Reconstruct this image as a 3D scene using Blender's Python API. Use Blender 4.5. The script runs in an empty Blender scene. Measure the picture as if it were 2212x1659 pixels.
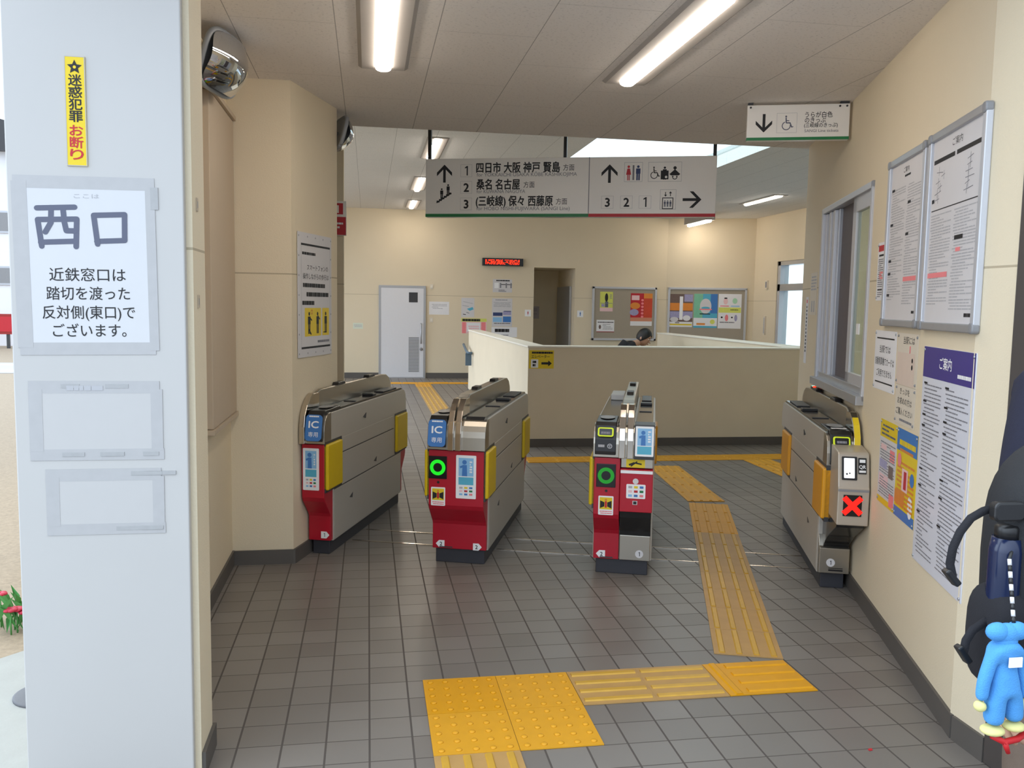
import bpy, math, random
from mathutils import Vector, Matrix

sc = bpy.context.scene
COL = sc.collection

# ------------------------------------------------------------------ camera, sky, exposure
cam_data = bpy.data.cameras.new('camera')
cam = bpy.data.objects.new('camera', cam_data)
COL.objects.link(cam)
sc.camera = cam
F_PX, PITCH, YAW, ROLL, EYE = 1851.7, 9.20787961e-02, 1.67239346e-01, -1.66645557e-02, 1.5357
_ca, _sa, _c, _s = math.cos(YAW), math.sin(YAW), math.cos(PITCH), math.sin(PITCH)
_r, _u, _f = Vector((_ca, -_sa, 0)), Vector((_sa * _s, _ca * _s, _c)), Vector((_sa * _c, _ca * _c, -_s))
_R = _r * math.cos(ROLL) - _u * math.sin(ROLL)
_U = _r * math.sin(ROLL) + _u * math.cos(ROLL)
cam.matrix_world = Matrix(((_R.x, _U.x, -_f.x, 0), (_R.y, _U.y, -_f.y, 0), (_R.z, _U.z, -_f.z, EYE), (0, 0, 0, 1)))
cam_data.sensor_width = 36
cam_data.sensor_fit = 'HORIZONTAL'
cam_data.lens = 36 * F_PX / 2212
cam_data.clip_start = 0.05
cam_data.clip_end = 300

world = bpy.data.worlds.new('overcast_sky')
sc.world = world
world.use_nodes = True
_nt = world.node_tree
_nt.nodes.clear()
_out = _nt.nodes.new('ShaderNodeOutputWorld')
_bg = _nt.nodes.new('ShaderNodeBackground')
_bg.inputs['Strength'].default_value = 2.5
_tc = _nt.nodes.new('ShaderNodeTexCoord')
_sx = _nt.nodes.new('ShaderNodeSeparateXYZ')
_cr = _nt.nodes.new('ShaderNodeValToRGB')
_cr.color_ramp.elements[0].position = 0.45
_cr.color_ramp.elements[0].color = (0.50, 0.58, 0.70, 1)
_cr.color_ramp.elements[1].position = 0.75
_cr.color_ramp.elements[1].color = (0.76, 0.88, 1.0, 1)
_mr = _nt.nodes.new('ShaderNodeMapRange')
_mr.inputs[1].default_value = -1
_mr.inputs[2].default_value = 1
_nt.links.new(_tc.outputs['Generated'], _sx.inputs[0])
_nt.links.new(_sx.outputs['Z'], _mr.inputs[0])
_nt.links.new(_mr.outputs[0], _cr.inputs[0])
_nt.links.new(_cr.outputs[0], _bg.inputs['Color'])
def _skymath(op, a, b):
    n = _nt.nodes.new('ShaderNodeMath'); n.operation = op
    for i, x in enumerate((a, b)):
        if isinstance(x, (int, float)):
            n.inputs[i].default_value = x
        else:
            _nt.links.new(x, n.inputs[i])
    return n.outputs[0]
# the sky is made brighter on the left to light the walls facing it
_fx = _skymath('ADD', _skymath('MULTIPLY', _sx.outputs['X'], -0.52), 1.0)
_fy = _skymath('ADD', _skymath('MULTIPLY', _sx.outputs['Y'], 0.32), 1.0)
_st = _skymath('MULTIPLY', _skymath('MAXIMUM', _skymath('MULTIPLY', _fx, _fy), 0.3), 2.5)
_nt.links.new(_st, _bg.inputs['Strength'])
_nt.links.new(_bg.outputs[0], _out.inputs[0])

sc.view_settings.view_transform = 'Standard'
sc.view_settings.look = 'None'
sc.view_settings.exposure = 0.35
sc.view_settings.gamma = 1.0
sc.view_settings.use_curve_mapping = False
LAMP = 18.5          # strength of the ceiling tubes near the gates
LAMP_FAR = 31.0     # strength of the tubes in the far hall

try:
    sc.cycles.use_denoising = True
    sc.cycles.max_bounces = 10
    sc.cycles.diffuse_bounces = 6
    sc.cycles.sample_clamp_indirect = 6.0
except Exception:
    pass

# ------------------------------------------------------------------ materials
def lin(h):
    h = h.lstrip('#')
    out = []
    for i in (0, 2, 4):
        c = int(h[i:i + 2], 16) / 255
        out.append(c / 12.92 if c <= 0.04045 else ((c + 0.055) / 1.055) ** 2.4)
    return (*out, 1)

MATS = {}
def mat(name, col, rough=0.5, metal=0.0, emit=0.0, noise=0.0, nscale=20.0, bump=0.0, bscale=200.0, spec=0.5, stretch=None, trans=0.0):
    if name in MATS:
        return MATS[name]
    m = bpy.data.materials.new(name)
    m.use_nodes = True
    nt = m.node_tree
    b = nt.nodes['Principled BSDF']
    c = lin(col)
    b.inputs['Base Color'].default_value = c
    b.inputs['Roughness'].default_value = rough
    b.inputs['Metallic'].default_value = metal
    b.inputs['Specular IOR Level'].default_value = spec
    if trans:
        b.inputs['Transmission Weight'].default_value = trans
    if emit:
        b.inputs['Emission Color'].default_value = c
        b.inputs['Emission Strength'].default_value = emit
    if noise or bump:
        tc = nt.nodes.new('ShaderNodeTexCoord')
        src = tc.outputs['Object']
        if stretch:
            mp = nt.nodes.new('ShaderNodeMapping')
            mp.inputs['Scale'].default_value = stretch
            nt.links.new(src, mp.inputs[0])
            src = mp.outputs[0]
    if noise:
        n = nt.nodes.new('ShaderNodeTexNoise')
        n.inputs['Scale'].default_value = nscale
        n.inputs['Detail'].default_value = 5
        nt.links.new(src, n.inputs['Vector'])
        mx = nt.nodes.new('ShaderNodeMix')
        mx.data_type = 'RGBA'
        mx.inputs['A'].default_value = tuple(max(0, x * (1 - noise)) for x in c[:3]) + (1,)
        mx.inputs['B'].default_value = tuple(min(1, x * (1 + noise)) for x in c[:3]) + (1,)
        nt.links.new(n.outputs['Fac'], mx.inputs['Factor'])
        nt.links.new(mx.outputs['Result'], b.inputs['Base Color'])
    if bump:
        n2 = nt.nodes.new('ShaderNodeTexNoise')
        n2.inputs['Scale'].default_value = bscale
        n2.inputs['Detail'].default_value = 3
        nt.links.new(src, n2.inputs['Vector'])
        bp = nt.nodes.new('ShaderNodeBump')
        bp.inputs['Strength'].default_value = bump
        bp.inputs['Distance'].default_value = 0.002
        nt.links.new(n2.outputs['Fac'], bp.inputs['Height'])
        nt.links.new(bp.outputs[0], b.inputs['Normal'])
    MATS[name] = m
    return m

def mathn(nt, op, a, b=None, c=None):
    n = nt.nodes.new('ShaderNodeMath')
    n.operation = op
    for i, x in enumerate((a, b, c)):
        if x is None:
            continue
        if isinstance(x, (int, float)):
            n.inputs[i].default_value = x
        else:
            nt.links.new(x, n.inputs[i])
    return n.outputs[0]

def floor_tiles():
    m = bpy.data.materials.new('floor_tiles')
    m.use_nodes = True
    nt = m.node_tree
    b = nt.nodes['Principled BSDF']
    tc = nt.nodes.new('ShaderNodeTexCoord')
    sx = nt.nodes.new('ShaderNodeSeparateXYZ')
    nt.links.new(tc.outputs['Object'], sx.inputs[0])
    S = 0.15
    u = mathn(nt, 'DIVIDE', mathn(nt, 'ADD', sx.outputs['X'], 0.2928 + 30 * S), S)
    v = mathn(nt, 'DIVIDE', mathn(nt, 'SUBTRACT', sx.outputs['Y'], 4.5864 - 60 * S), S)
    fu, fv = mathn(nt, 'FRACT', u), mathn(nt, 'FRACT', v)
    du = mathn(nt, 'ABSOLUTE', mathn(nt, 'SUBTRACT', fu, 0.5))
    dv = mathn(nt, 'ABSOLUTE', mathn(nt, 'SUBTRACT', fv, 0.5))
    gu = mathn(nt, 'GREATER_THAN', du, 0.476)
    gv = mathn(nt, 'GREATER_THAN', dv, 0.485)
    g = mathn(nt, 'MAXIMUM', gu, gv)
    cb = nt.nodes.new('ShaderNodeCombineXYZ')
    nt.links.new(mathn(nt, 'FLOOR', u), cb.inputs[0])
    nt.links.new(mathn(nt, 'FLOOR', v), cb.inputs[1])
    wn = nt.nodes.new('ShaderNodeTexWhiteNoise')
    nt.links.new(cb.outputs[0], wn.inputs['Vector'])
    ns = nt.nodes.new('ShaderNodeTexNoise')
    ns.inputs['Scale'].default_value = 1.3
    ns.inputs['Detail'].default_value = 6
    nt.links.new(tc.outputs['Object'], ns.inputs['Vector'])
    t = mathn(nt, 'ADD', mathn(nt, 'MULTIPLY', wn.outputs['Value'], 0.45), mathn(nt, 'MULTIPLY', ns.outputs['Fac'], 0.6))
    mx = nt.nodes.new('ShaderNodeMix'); mx.data_type = 'RGBA'
    mx.inputs['A'].default_value = lin('#6a635d')
    mx.inputs['B'].default_value = lin('#857f79')
    nt.links.new(t, mx.inputs['Factor'])
    m2 = nt.nodes.new('ShaderNodeMix'); m2.data_type = 'RGBA'
    m2.inputs['B'].default_value = lin('#524b46')
    nt.links.new(g, m2.inputs['Factor'])
    nt.links.new(mx.outputs['Result'], m2.inputs['A'])
    nt.links.new(m2.outputs['Result'], b.inputs['Base Color'])
    rg = mathn(nt, 'ADD', mathn(nt, 'MULTIPLY', g, 0.4), mathn(nt, 'ADD', mathn(nt, 'MULTIPLY', ns.outputs['Fac'], 0.12), 0.33))
    nt.links.new(rg, b.inputs['Roughness'])
    bp = nt.nodes.new('ShaderNodeBump')
    bp.inputs['Strength'].default_value = 0.6
    bp.inputs['Distance'].default_value = 0.003
    nt.links.new(mathn(nt, 'SUBTRACT', 1.0, g), bp.inputs['Height'])
    nt.links.new(bp.outputs[0], b.inputs['Normal'])
    return m

def ceiling_boards(name, col):
    m = bpy.data.materials.new(name)
    m.use_nodes = True
    nt = m.node_tree
    b = nt.nodes['Principled BSDF']
    b.inputs['Roughness'].default_value = 0.9
    b.inputs['Specular IOR Level'].default_value = 0.1
    tc = nt.nodes.new('ShaderNodeTexCoord')
    sx = nt.nodes.new('ShaderNodeSeparateXYZ')
    nt.links.new(tc.outputs['Object'], sx.inputs[0])
    row = mathn(nt, 'DIVIDE', mathn(nt, 'ADD', sx.outputs['X'], 0.60 + 0.455 * 20), 0.455)
    fr = mathn(nt, 'FRACT', row)
    odd = mathn(nt, 'MODULO', mathn(nt, 'FLOOR', row), 2.0)
    along = mathn(nt, 'ADD', mathn(nt, 'DIVIDE', mathn(nt, 'ADD', sx.outputs['Y'], 6.0), 0.91), mathn(nt, 'MULTIPLY', odd, 0.5))
    fa = mathn(nt, 'FRACT', along)
    d1 = mathn(nt, 'ABSOLUTE', mathn(nt, 'SUBTRACT', fr, 0.5))
    d2 = mathn(nt, 'ABSOLUTE', mathn(nt, 'SUBTRACT', fa, 0.5))
    g1 = mathn(nt, 'GREATER_THAN', d1, 0.4955)
    g2 = mathn(nt, 'MULTIPLY', mathn(nt, 'GREATER_THAN', d2, 0.4980), 0.55)
    g = mathn(nt, 'MAXIMUM', g1, g2)
    mp = nt.nodes.new('ShaderNodeMapping')
    mp.inputs['Scale'].default_value = (60, 150, 60)
    nt.links.new(tc.outputs['Object'], mp.inputs[0])
    ns = nt.nodes.new('ShaderNodeTexNoise')
    ns.inputs['Scale'].default_value = 1.0
    ns.inputs['Detail'].default_value = 2
    nt.links.new(mp.outputs[0], ns.inputs['Vector'])
    pit = mathn(nt, 'LESS_THAN', ns.outputs['Fac'], 0.36)
    mx = nt.nodes.new('ShaderNodeMix'); mx.data_type = 'RGBA'
    c = lin(col)
    mx.inputs['A'].default_value = c
    mx.inputs['B'].default_value = (c[0] * 0.72, c[1] * 0.72, c[2] * 0.72, 1)
    nt.links.new(mathn(nt, 'MULTIPLY', pit, 0.8), mx.inputs['Factor'])
    m2 = nt.nodes.new('ShaderNodeMix'); m2.data_type = 'RGBA'
    m2.inputs['B'].default_value = (c[0] * 0.5, c[1] * 0.5, c[2] * 0.5, 1)
    nt.links.new(g, m2.inputs['Factor'])
    nt.links.new(mx.outputs['Result'], m2.inputs['A'])
    nt.links.new(m2.outputs['Result'], b.inputs['Base Color'])
    return m

def wall_paint(name, col, joint=1.69):
    """cream sprayed paint with one fine horizontal joint and vertical panel joints"""
    m = bpy.data.materials.new(name)
    m.use_nodes = True
    nt = m.node_tree
    b = nt.nodes['Principled BSDF']
    b.inputs['Roughness'].default_value = 0.75
    b.inputs['Specular IOR Level'].default_value = 0.25
    tc = nt.nodes.new('ShaderNodeTexCoord')
    sx = nt.nodes.new('ShaderNodeSeparateXYZ')
    nt.links.new(tc.outputs['Object'], sx.inputs[0])
    g = mathn(nt, 'LESS_THAN', mathn(nt, 'ABSOLUTE', mathn(nt, 'SUBTRACT', sx.outputs['Z'], joint)), 0.004)
    n = nt.nodes.new('ShaderNodeTexNoise')
    n.inputs['Scale'].default_value = 1.1
    n.inputs['Detail'].default_value = 6
    nt.links.new(tc.outputs['Object'], n.inputs['Vector'])
    c = lin(col)
    mx = nt.nodes.new('ShaderNodeMix'); mx.data_type = 'RGBA'
    mx.inputs['A'].default_value = (c[0] * 0.95, c[1] * 0.945, c[2] * 0.93, 1)
    mx.inputs['B'].default_value = (min(1, c[0] * 1.04), min(1, c[1] * 1.04), min(1, c[2] * 1.05), 1)
    nt.links.new(n.outputs['Fac'], mx.inputs['Factor'])
    m2 = nt.nodes.new('ShaderNodeMix'); m2.data_type = 'RGBA'
    m2.inputs['B'].default_value = (c[0] * 0.55, c[1] * 0.52, c[2] * 0.48, 1)
    nt.links.new(mathn(nt, 'MULTIPLY', g, 0.8), m2.inputs['Factor'])
    nt.links.new(mx.outputs['Result'], m2.inputs['A'])
    nt.links.new(m2.outputs['Result'], b.inputs['Base Color'])
    n2 = nt.nodes.new('ShaderNodeTexNoise')
    n2.inputs['Scale'].default_value = 160
    nt.links.new(tc.outputs['Object'], n2.inputs['Vector'])
    bp = nt.nodes.new('ShaderNodeBump')
    bp.inputs['Strength'].default_value = 0.35
    bp.inputs['Distance'].default_value = 0.003
    nt.links.new(n2.outputs['Fac'], bp.inputs['Height'])
    nt.links.new(bp.outputs[0], b.inputs['Normal'])
    return m

def glass_mat(name, tint='#eef4f1', gloss=0.08):
    m = bpy.data.materials.new(name)
    m.use_nodes = True
    nt = m.node_tree
    nt.nodes.clear()
    o = nt.nodes.new('ShaderNodeOutputMaterial')
    t = nt.nodes.new('ShaderNodeBsdfTransparent')
    t.inputs[0].default_value = lin(tint)
    g = nt.nodes.new('ShaderNodeBsdfGlossy')
    g.inputs['Roughness'].default_value = 0.02
    mx = nt.nodes.new('ShaderNodeMixShader')
    mx.inputs[0].default_value = gloss
    nt.links.new(t.outputs[0], mx.inputs[1])
    nt.links.new(g.outputs[0], mx.inputs[2])
    nt.links.new(mx.outputs[0], o.inputs[0])
    return m

FLOOR = floor_tiles()
CEIL = ceiling_boards('ceiling_boards', '#ece6e1')
CEIL_FAR = ceiling_boards('hall_ceiling_boards', '#e8e6e4')
WALL = wall_paint('cream_wall_paint', '#e0d2b7')
WALL_HALL = wall_paint('hall_wall_paint', '#e0d2b7', joint=1.70)
PARAPET = mat('parapet_plaster', '#dfd1b7', 0.75, noise=0.05, nscale=3, bump=0.3)
CREAM = mat('cream_plaster', '#e0d2b7', 0.75, noise=0.05, nscale=3, bump=0.3)
CAP = mat('cap_cream', '#e8e1d2', 0.6, noise=0.04, nscale=6)
BASE = mat('dark_baseboard', '#5a5550', 0.55, noise=0.1, nscale=8)
WHITE_PANEL = mat('white_cladding', '#bfbcb9', 0.45, noise=0.03, nscale=3)
GLASS = glass_mat('clear_glass')
STEEL = mat('brushed_steel', '#b3aca0', 0.30, 0.9, noise=0.06, nscale=60, stretch=(1, 1, 30))
STEEL_SIDE = mat('hairline_steel_side', '#c2bcb2', 0.42, 0.3, noise=0.07, nscale=50, stretch=(1, 30, 1))
CHROME = mat('polished_steel', '#cfc6bb', 0.14, 1.0)
ALU = mat('aluminium', '#b9bbc0', 0.38, 0.75, noise=0.03, nscale=30)
ALU_LIGHT = mat('light_aluminium', '#c9cacf', 0.42, 0.4, noise=0.03, nscale=30)
BLACK = mat('black_plastic', '#1d1c1d', 0.35, noise=0.1, nscale=30)
BLACK_GLOSS = mat('black_gloss_top', '#262627', 0.16, noise=0.1, nscale=20)
DARK_GREY = mat('dark_grey_plastic', '#3c3c3f', 0.45, noise=0.08, nscale=30)
MID_GREY = mat('grey_plastic', '#8b8b8d', 0.4, noise=0.05, nscale=30)
RED = mat('red_gate_cover', '#b3122a', 0.33, noise=0.05, nscale=12)
YELLOW = mat('yellow_flap', '#d9b800', 0.45, noise=0.05, nscale=20)
ORANGE = mat('amber_flap', '#dd9a1c', 0.4, noise=0.05, nscale=20)
PLINTH = mat('dark_plinth', '#34343a', 0.5, noise=0.1, nscale=20)
INK = mat('black_ink', '#1c1b1e', 0.6, noise=0.05)
INK_GREY = mat('grey_ink', '#85848a', 0.7, noise=0.05)
INK_PALE = mat('pale_grey_ink', '#b4b3b6', 0.7, noise=0.05)
INK_BLUEGREY = mat('blue_grey_ink', '#5d6072', 0.6, noise=0.05)
PAPER = mat('white_paper', '#e9e8ea', 0.6, noise=0.02, nscale=10)
PAPER_SHADE = mat('grey_white_paper', '#d5d2d3', 0.6, noise=0.03, nscale=10)
CREAM_PAPER = mat('cream_paper', '#ddd3c2', 0.6, noise=0.03, nscale=10)
P_RED = mat('print_red', '#c0202c', 0.5, noise=0.05)
P_PINK = mat('print_pink', '#f0868a', 0.5, noise=0.05)
P_PALEPINK = mat('print_pale_pink', '#ecc6c8', 0.5, noise=0.05)
P_YELLOW = mat('print_yellow', '#e6c81e', 0.5, noise=0.05)
P_BLUE = mat('print_blue', '#3f79bd', 0.5, noise=0.05)
P_SKY = mat('print_sky_blue', '#8dbfe6', 0.5, noise=0.05)
P_TEAL = mat('print_teal', '#57b0cc', 0.5, noise=0.05)
P_NAVY = mat('print_navy', '#2e3f6e', 0.5, noise=0.05)
P_PURPLE = mat('print_purple', '#3d3183', 0.4, noise=0.05)
P_GREEN = mat('print_green', '#1d7a45', 0.45, noise=0.05)
P_LIME = mat('print_lime', '#d9de6a', 0.5, noise=0.08)
P_ORANGE = mat('print_orange', '#e08a34', 0.5, noise=0.08)
P_BROWN = mat('print_brown', '#6f5a52', 0.5, noise=0.2, nscale=40)
P_LILAC = mat('print_lilac', '#a09cc0', 0.5, noise=0.2, nscale=40)
P_DRED = mat('print_dark_red', '#9a2420', 0.5, noise=0.1)
WHITE = mat('white_print', '#f1f1f2', 0.5, noise=0.02)
SIGN_FACE = mat('sign_face_white', '#f0ece6', 0.28, noise=0.02, nscale=8)
LIGHT = mat('lit_tube_diffuser', '#fff3e4', 0.4, emit=LAMP)
LIGHT_FAR = mat('lit_tube_diffuser_hall', '#fff3e4', 0.4, emit=LAMP_FAR)
LED_RED = mat('led_red', '#ff2a0c', 0.5, emit=2.2)
LED_X = mat('led_red_cross', '#ff1208', 0.5, emit=1.6)
LED_GREEN = mat('led_green', '#12c81c', 0.5, emit=0.75)
LED_GREEN_DIM = mat('led_green_dim', '#12801c', 0.5, emit=0.5)
LED_WHITE = mat('lit_screen_white', '#f0f2f6', 0.5, emit=0.5)
LED_TEAL = mat('led_teal', '#6ff0e0', 0.5, emit=1.0)
RING = mat('yellow_green_ring', '#cfe018', 0.4, emit=0.15)
TACT = mat('tactile_yellow', '#d99c1c', 0.5, noise=0.08, nscale=14, bump=0.2)
TACT_BRIGHT = mat('tactile_fresh_yellow', '#d89806', 0.45, noise=0.06, nscale=14, bump=0.2)
TACT_OLD = mat('tactile_worn_tan', '#b68f56', 0.5, noise=0.14, nscale=10, bump=0.2)
TACT_BAR = mat('tactile_worn_bar', '#c79a35', 0.4, noise=0.12, nscale=20)
SKIN = mat('skin', '#c79a80', 0.5, noise=0.06, nscale=20, bump=0.1)
HAIR = mat('black_hair', '#17120f', 0.5, noise=0.2, nscale=60, bump=0.5, bscale=300)
CLOTH_BLACK = mat('black_cloth', '#15141a', 0.85, noise=0.15, nscale=80, bump=0.4, bscale=500)
CLOTH_NAVY = mat('dark_navy_cloth', '#14152a', 0.85, noise=0.15, nscale=80, bump=0.4, bscale=500)
NYLON = mat('black_nylon', '#16171b', 0.7, noise=0.15, nscale=90, bump=0.5, bscale=700)
CLOTH_TAUPE = mat('taupe_trousers_cloth', '#6a5a4e', 0.85, noise=0.1, nscale=60, bump=0.4, bscale=400)
BOTTLE_BLUE = mat('navy_bottle', '#15203f', 0.2, noise=0.05)
PLUSH = mat('blue_plush', '#4d95d4', 0.9, noise=0.1, nscale=60, bump=0.6, bscale=400)
PLUSH_HEM = mat('pale_yellow_felt', '#d8d08c', 0.9, noise=0.08, nscale=60)
RIBBON = mat('red_ribbon', '#b81018', 0.6, noise=0.06)
MIRROR = mat('mirror_surface', '#d7dade', 0.04, 1.0)
MIRROR_RIM = mat('mirror_rim', '#8f9296', 0.4, noise=0.05)
GRAVEL = mat('tan_gravel', '#93836f', 0.95, noise=0.35, nscale=45, bump=1.0, bscale=60)
CONCRETE = mat('pale_concrete', '#989894', 0.9, noise=0.1, nscale=9, bump=0.5, bscale=60)
DOOR_WHITE = mat('pale_grey_door', '#dcdce0', 0.45, noise=0.02)
BOARD_FELT = mat('grey_felt_board', '#a69c8c', 0.9, noise=0.06, nscale=60, bump=0.3, bscale=500)
TAPE = mat('cloudy_tape', '#b3b1b1', 0.35, noise=0.06, nscale=30)
TAPE_DARK = mat('dull_tape', '#a9a8a8', 0.4, noise=0.1, nscale=40)
PANEL_BEIGE = mat('beige_metal_panel', '#bfae98', 0.55, noise=0.04, nscale=3, bump=0.15)
FRAME_DARK = mat('dark_metal_frame', '#57514e', 0.4, 0.3, noise=0.06, nscale=20)
SCREEN = mat('dark_screen', '#14151a', 0.2, noise=0.05)
TEAL_STICK = mat('slate_blue_metal', '#4f6577', 0.4, noise=0.1)
GREEN_LEAF = mat('green_leaf', '#4b8f4a', 0.6, noise=0.2, nscale=30)
PETAL = mat('red_petal', '#b02540', 0.6, noise=0.15, nscale=30)
BUILDING = mat('white_house_wall', '#e8e8ec', 0.8, noise=0.04, nscale=2)
OFFICE = mat('pale_green_office_wall', '#cfd0c8', 0.8, noise=0.03)
STAIR = mat('stair_tread_grey', '#8d8983', 0.7, noise=0.08, nscale=9)

# ------------------------------------------------------------------ mesh builder
class M:
    def __init__(s):
        s.v, s.f, s.mi, s.sm, s.mats = [], [], [], [], []
        s.n = 0
        s.X = Matrix.Identity(4)
    def slot(s, m):
        if m not in s.mats:
            s.mats.append(m)
        return s.mats.index(m)
    def add(s, vs, fs, m, smooth=False):
        o = len(s.v)
        flip = s.X.to_3x3().determinant() < 0
        s.v += [tuple(s.X @ Vector(p)) for p in vs]
        k = s.slot(m)
        for f in fs:
            f = [i + o for i in f]
            s.f.append(f[::-1] if flip else f)
            s.mi.append(k)
            s.sm.append(smooth)
        return s
    def box(s, x0, x1, y0, y1, z0, z1, m):
        v = [(x0, y0, z0), (x1, y0, z0), (x1, y1, z0), (x0, y1, z0), (x0, y0, z1), (x1, y0, z1), (x1, y1, z1), (x0, y1, z1)]
        return s.add(v, [(3, 2, 1, 0), (4, 5, 6, 7), (0, 1, 5, 4), (1, 2, 6, 5), (2, 3, 7, 6), (3, 0, 4, 7)], m)
    def prism(s, prof, axis, a, b, m, smooth=False):
        """extrude a closed 2-D outline: axis x takes (y,z), y takes (x,z), z takes (x,y)"""
        n = len(prof)
        area = sum(prof[i][0] * prof[(i + 1) % n][1] - prof[(i + 1) % n][0] * prof[i][1] for i in range(n))
        p = list(prof) if area > 0 else list(prof)[::-1]
        def P(q, t):
            return {'x': (t, q[0], q[1]), 'y': (q[0], t, q[1]), 'z': (q[0], q[1], t)}[axis]
        if axis == 'y':
            p = p[::-1]
        v = [P(q, a) for q in p] + [P(q, b) for q in p]
        fs = [tuple(range(n))[::-1], tuple(range(n, 2 * n))]
        for i in range(n):
            j = (i + 1) % n
            fs.append((i, j, n + j, n + i))
        if a > b:
            fs = [f[::-1] for f in fs]
        return s.add(v, fs, m, smooth)
    def lay(s, y):
        """every flat mark lies a hair above the one before"""
        s.n += 1
        return y - (s.n % 40) * 1e-5
    def quad(s, x0, x1, z0, z1, y, m):
        y = s.lay(y)
        return s.add([(x0, y, z0), (x1, y, z0), (x1, y, z1), (x0, y, z1)], [(0, 1, 2, 3)], m)
    def face(s, pts, m):
        return s.add(pts, [tuple(range(len(pts)))], m)
    def poly(s, pts, y, m):
        y = s.lay(y)
        n = len(pts)
        area = sum(pts[i][0] * pts[(i + 1) % n][1] - pts[(i + 1) % n][0] * pts[i][1] for i in range(n))
        if area < 0:
            pts = pts[::-1]
        return s.add([(p[0], y, p[1]) for p in pts], [tuple(range(n))], m)
    def disc(s, cx, cz, r, y, m, n=24, rz=None):
        rz = r if rz is None else rz
        return s.poly([(cx + r * math.cos(2 * math.pi * i / n), cz + rz * math.sin(2 * math.pi * i / n)) for i in range(n)], y, m)
    def ring(s, cx, cz, r0, r1, y, m, n=32, a0=0.0, a1=2 * math.pi):
        v, fs = [], []
        for i in range(n + 1):
            a = a0 + (a1 - a0) * i / n
            v += [(cx + r0 * math.cos(a), y, cz + r0 * math.sin(a)), (cx + r1 * math.cos(a), y, cz + r1 * math.sin(a))]
        for i in range(n):
            fs.append((2 * i, 2 * i + 2, 2 * i + 3, 2 * i + 1)[::-1])
        return s.add(v, fs, m)
    def line(s, p, q, w, y, m):
        dx, dz = q[0] - p[0], q[1] - p[1]
        L = math.hypot(dx, dz) or 1e-6
        nx, nz = -dz / L * w / 2, dx / L * w / 2
        return s.poly([(p[0] + nx, p[1] + nz), (q[0] + nx, q[1] + nz), (q[0] - nx, q[1] - nz), (p[0] - nx, p[1] - nz)], y, m)
    def tube(s, pts, r, m, n=10, cap=True, flat=None):
        pts = [Vector(p) for p in pts]
        rs = r if isinstance(r, (list, tuple)) else [r] * len(pts)
        rings, v, fs = [], [], []
        prev = None
        for i, p in enumerate(pts):
            t = (pts[min(i + 1, len(pts) - 1)] - pts[max(i - 1, 0)]).normalized()
            if prev is None:
                a = Vector((0, 0, 1)) if abs(t.z) < 0.9 else Vector((1, 0, 0))
                u = (a - t * a.dot(t)).normalized()
            else:
                u = (prev - t * prev.dot(t)).normalized()
            prev = u
            w = t.cross(u)
            fl = flat or 1.0
            for k in range(n):
                an = 2 * math.pi * k / n
                v.append(p + u * (rs[i] * math.cos(an)) + w * (rs[i] * fl * math.sin(an)))
        for i in range(len(pts) - 1):
            for k in range(n):
                j = (k + 1) % n
                fs.append((i * n + k, i * n + j, (i + 1) * n + j, (i + 1) * n + k))
        if cap:
            fs.append(tuple(range(n))[::-1])
            fs.append(tuple(range((len(pts) - 1) * n, len(pts) * n)))
        return s.add(v, fs, m, True)
    def cyl(s, p, q, r, m, n=20, r2=None):
        return s.tube([p, q], [r, r if r2 is None else r2], m, n)
    def lathe(s, prof, cx, cy, m, n=20, z0=0):
        v, fs = [], []
        for r, z in prof:
            for k in range(n):
                a = 2 * math.pi * k / n
                v.append((cx + r * math.cos(a), cy + r * math.sin(a), z0 + z))
        for i in range(len(prof) - 1):
            for k in range(n):
                j = (k + 1) % n
                fs.append((i * n + k, i * n + j, (i + 1) * n + j, (i + 1) * n + k))
        fs.append(tuple(range(n))[::-1])
        fs.append(tuple(range((len(prof) - 1) * n, len(prof) * n)))
        return s.add(v, fs, m, True)
    def ell(s, c, r, m, nu=20, nv=12, f=None):
        v, fs = [], []
        for i in range(nv + 1):
            th = math.pi * i / nv
            for k in range(nu):
                a = 2 * math.pi * k / nu
                d = Vector((math.sin(th) * math.cos(a), math.sin(th) * math.sin(a), math.cos(th)))
                if f:
                    d = f(d)
                v.append((c[0] + r[0] * d.x, c[1] + r[1] * d.y, c[2] + r[2] * d.z))
        for i in range(nv):
            for k in range(nu):
                j = (k + 1) % nu
                fs.append((i * nu + k, (i + 1) * nu + k, (i + 1) * nu + j, i * nu + j))
        return s.add(v, fs, m, True)
    def rrect(s, x0, x1, z0, z1, r, y0, y1, m, n=5):
        p = []
        for cx, cz, a in ((x1 - r, z0 + r, -90), (x1 - r, z1 - r, 0), (x0 + r, z1 - r, 90), (x0 + r, z0 + r, 180)):
            for i in range(n + 1):
                t = math.radians(a + 90 * i / n)
                p.append((cx + r * math.cos(t), cz + r * math.sin(t)))
        return s.prism(p, 'y', y0, y1, m)
    def text(s, body, x, z, h, m, y, align='C', w=None, bold=0.0, vert=False):
        """flat lettering in the local x-z plane, facing -y; h is the height of a capital, w fits the width"""
        if vert:
            zz = z
            for ch in body:
                s.text(ch, x, zz, h, m, y, 'C', w, bold)
                zz -= h * 1.22
            return s
        vs, fs, (lx0, lx1) = glyphs(body)
        k = h / 0.80
        kx = k
        if w:
            kx = w / max(1e-6, lx1 - lx0)
        ox = {'C': -(lx0 + lx1) / 2, 'L': -lx0, 'R': -lx1}[align]
        e = bold * k
        for ex, ez in (((0, 0),) if not bold else ((-e, 0), (e, 0), (0, -e), (0, e))):
            yy = s.lay(y)
            s.add([(x + ex + (a + ox) * kx, yy, z + ez + (b - 0.36) * k) for a, b in vs], fs, m)
        return s
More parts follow.
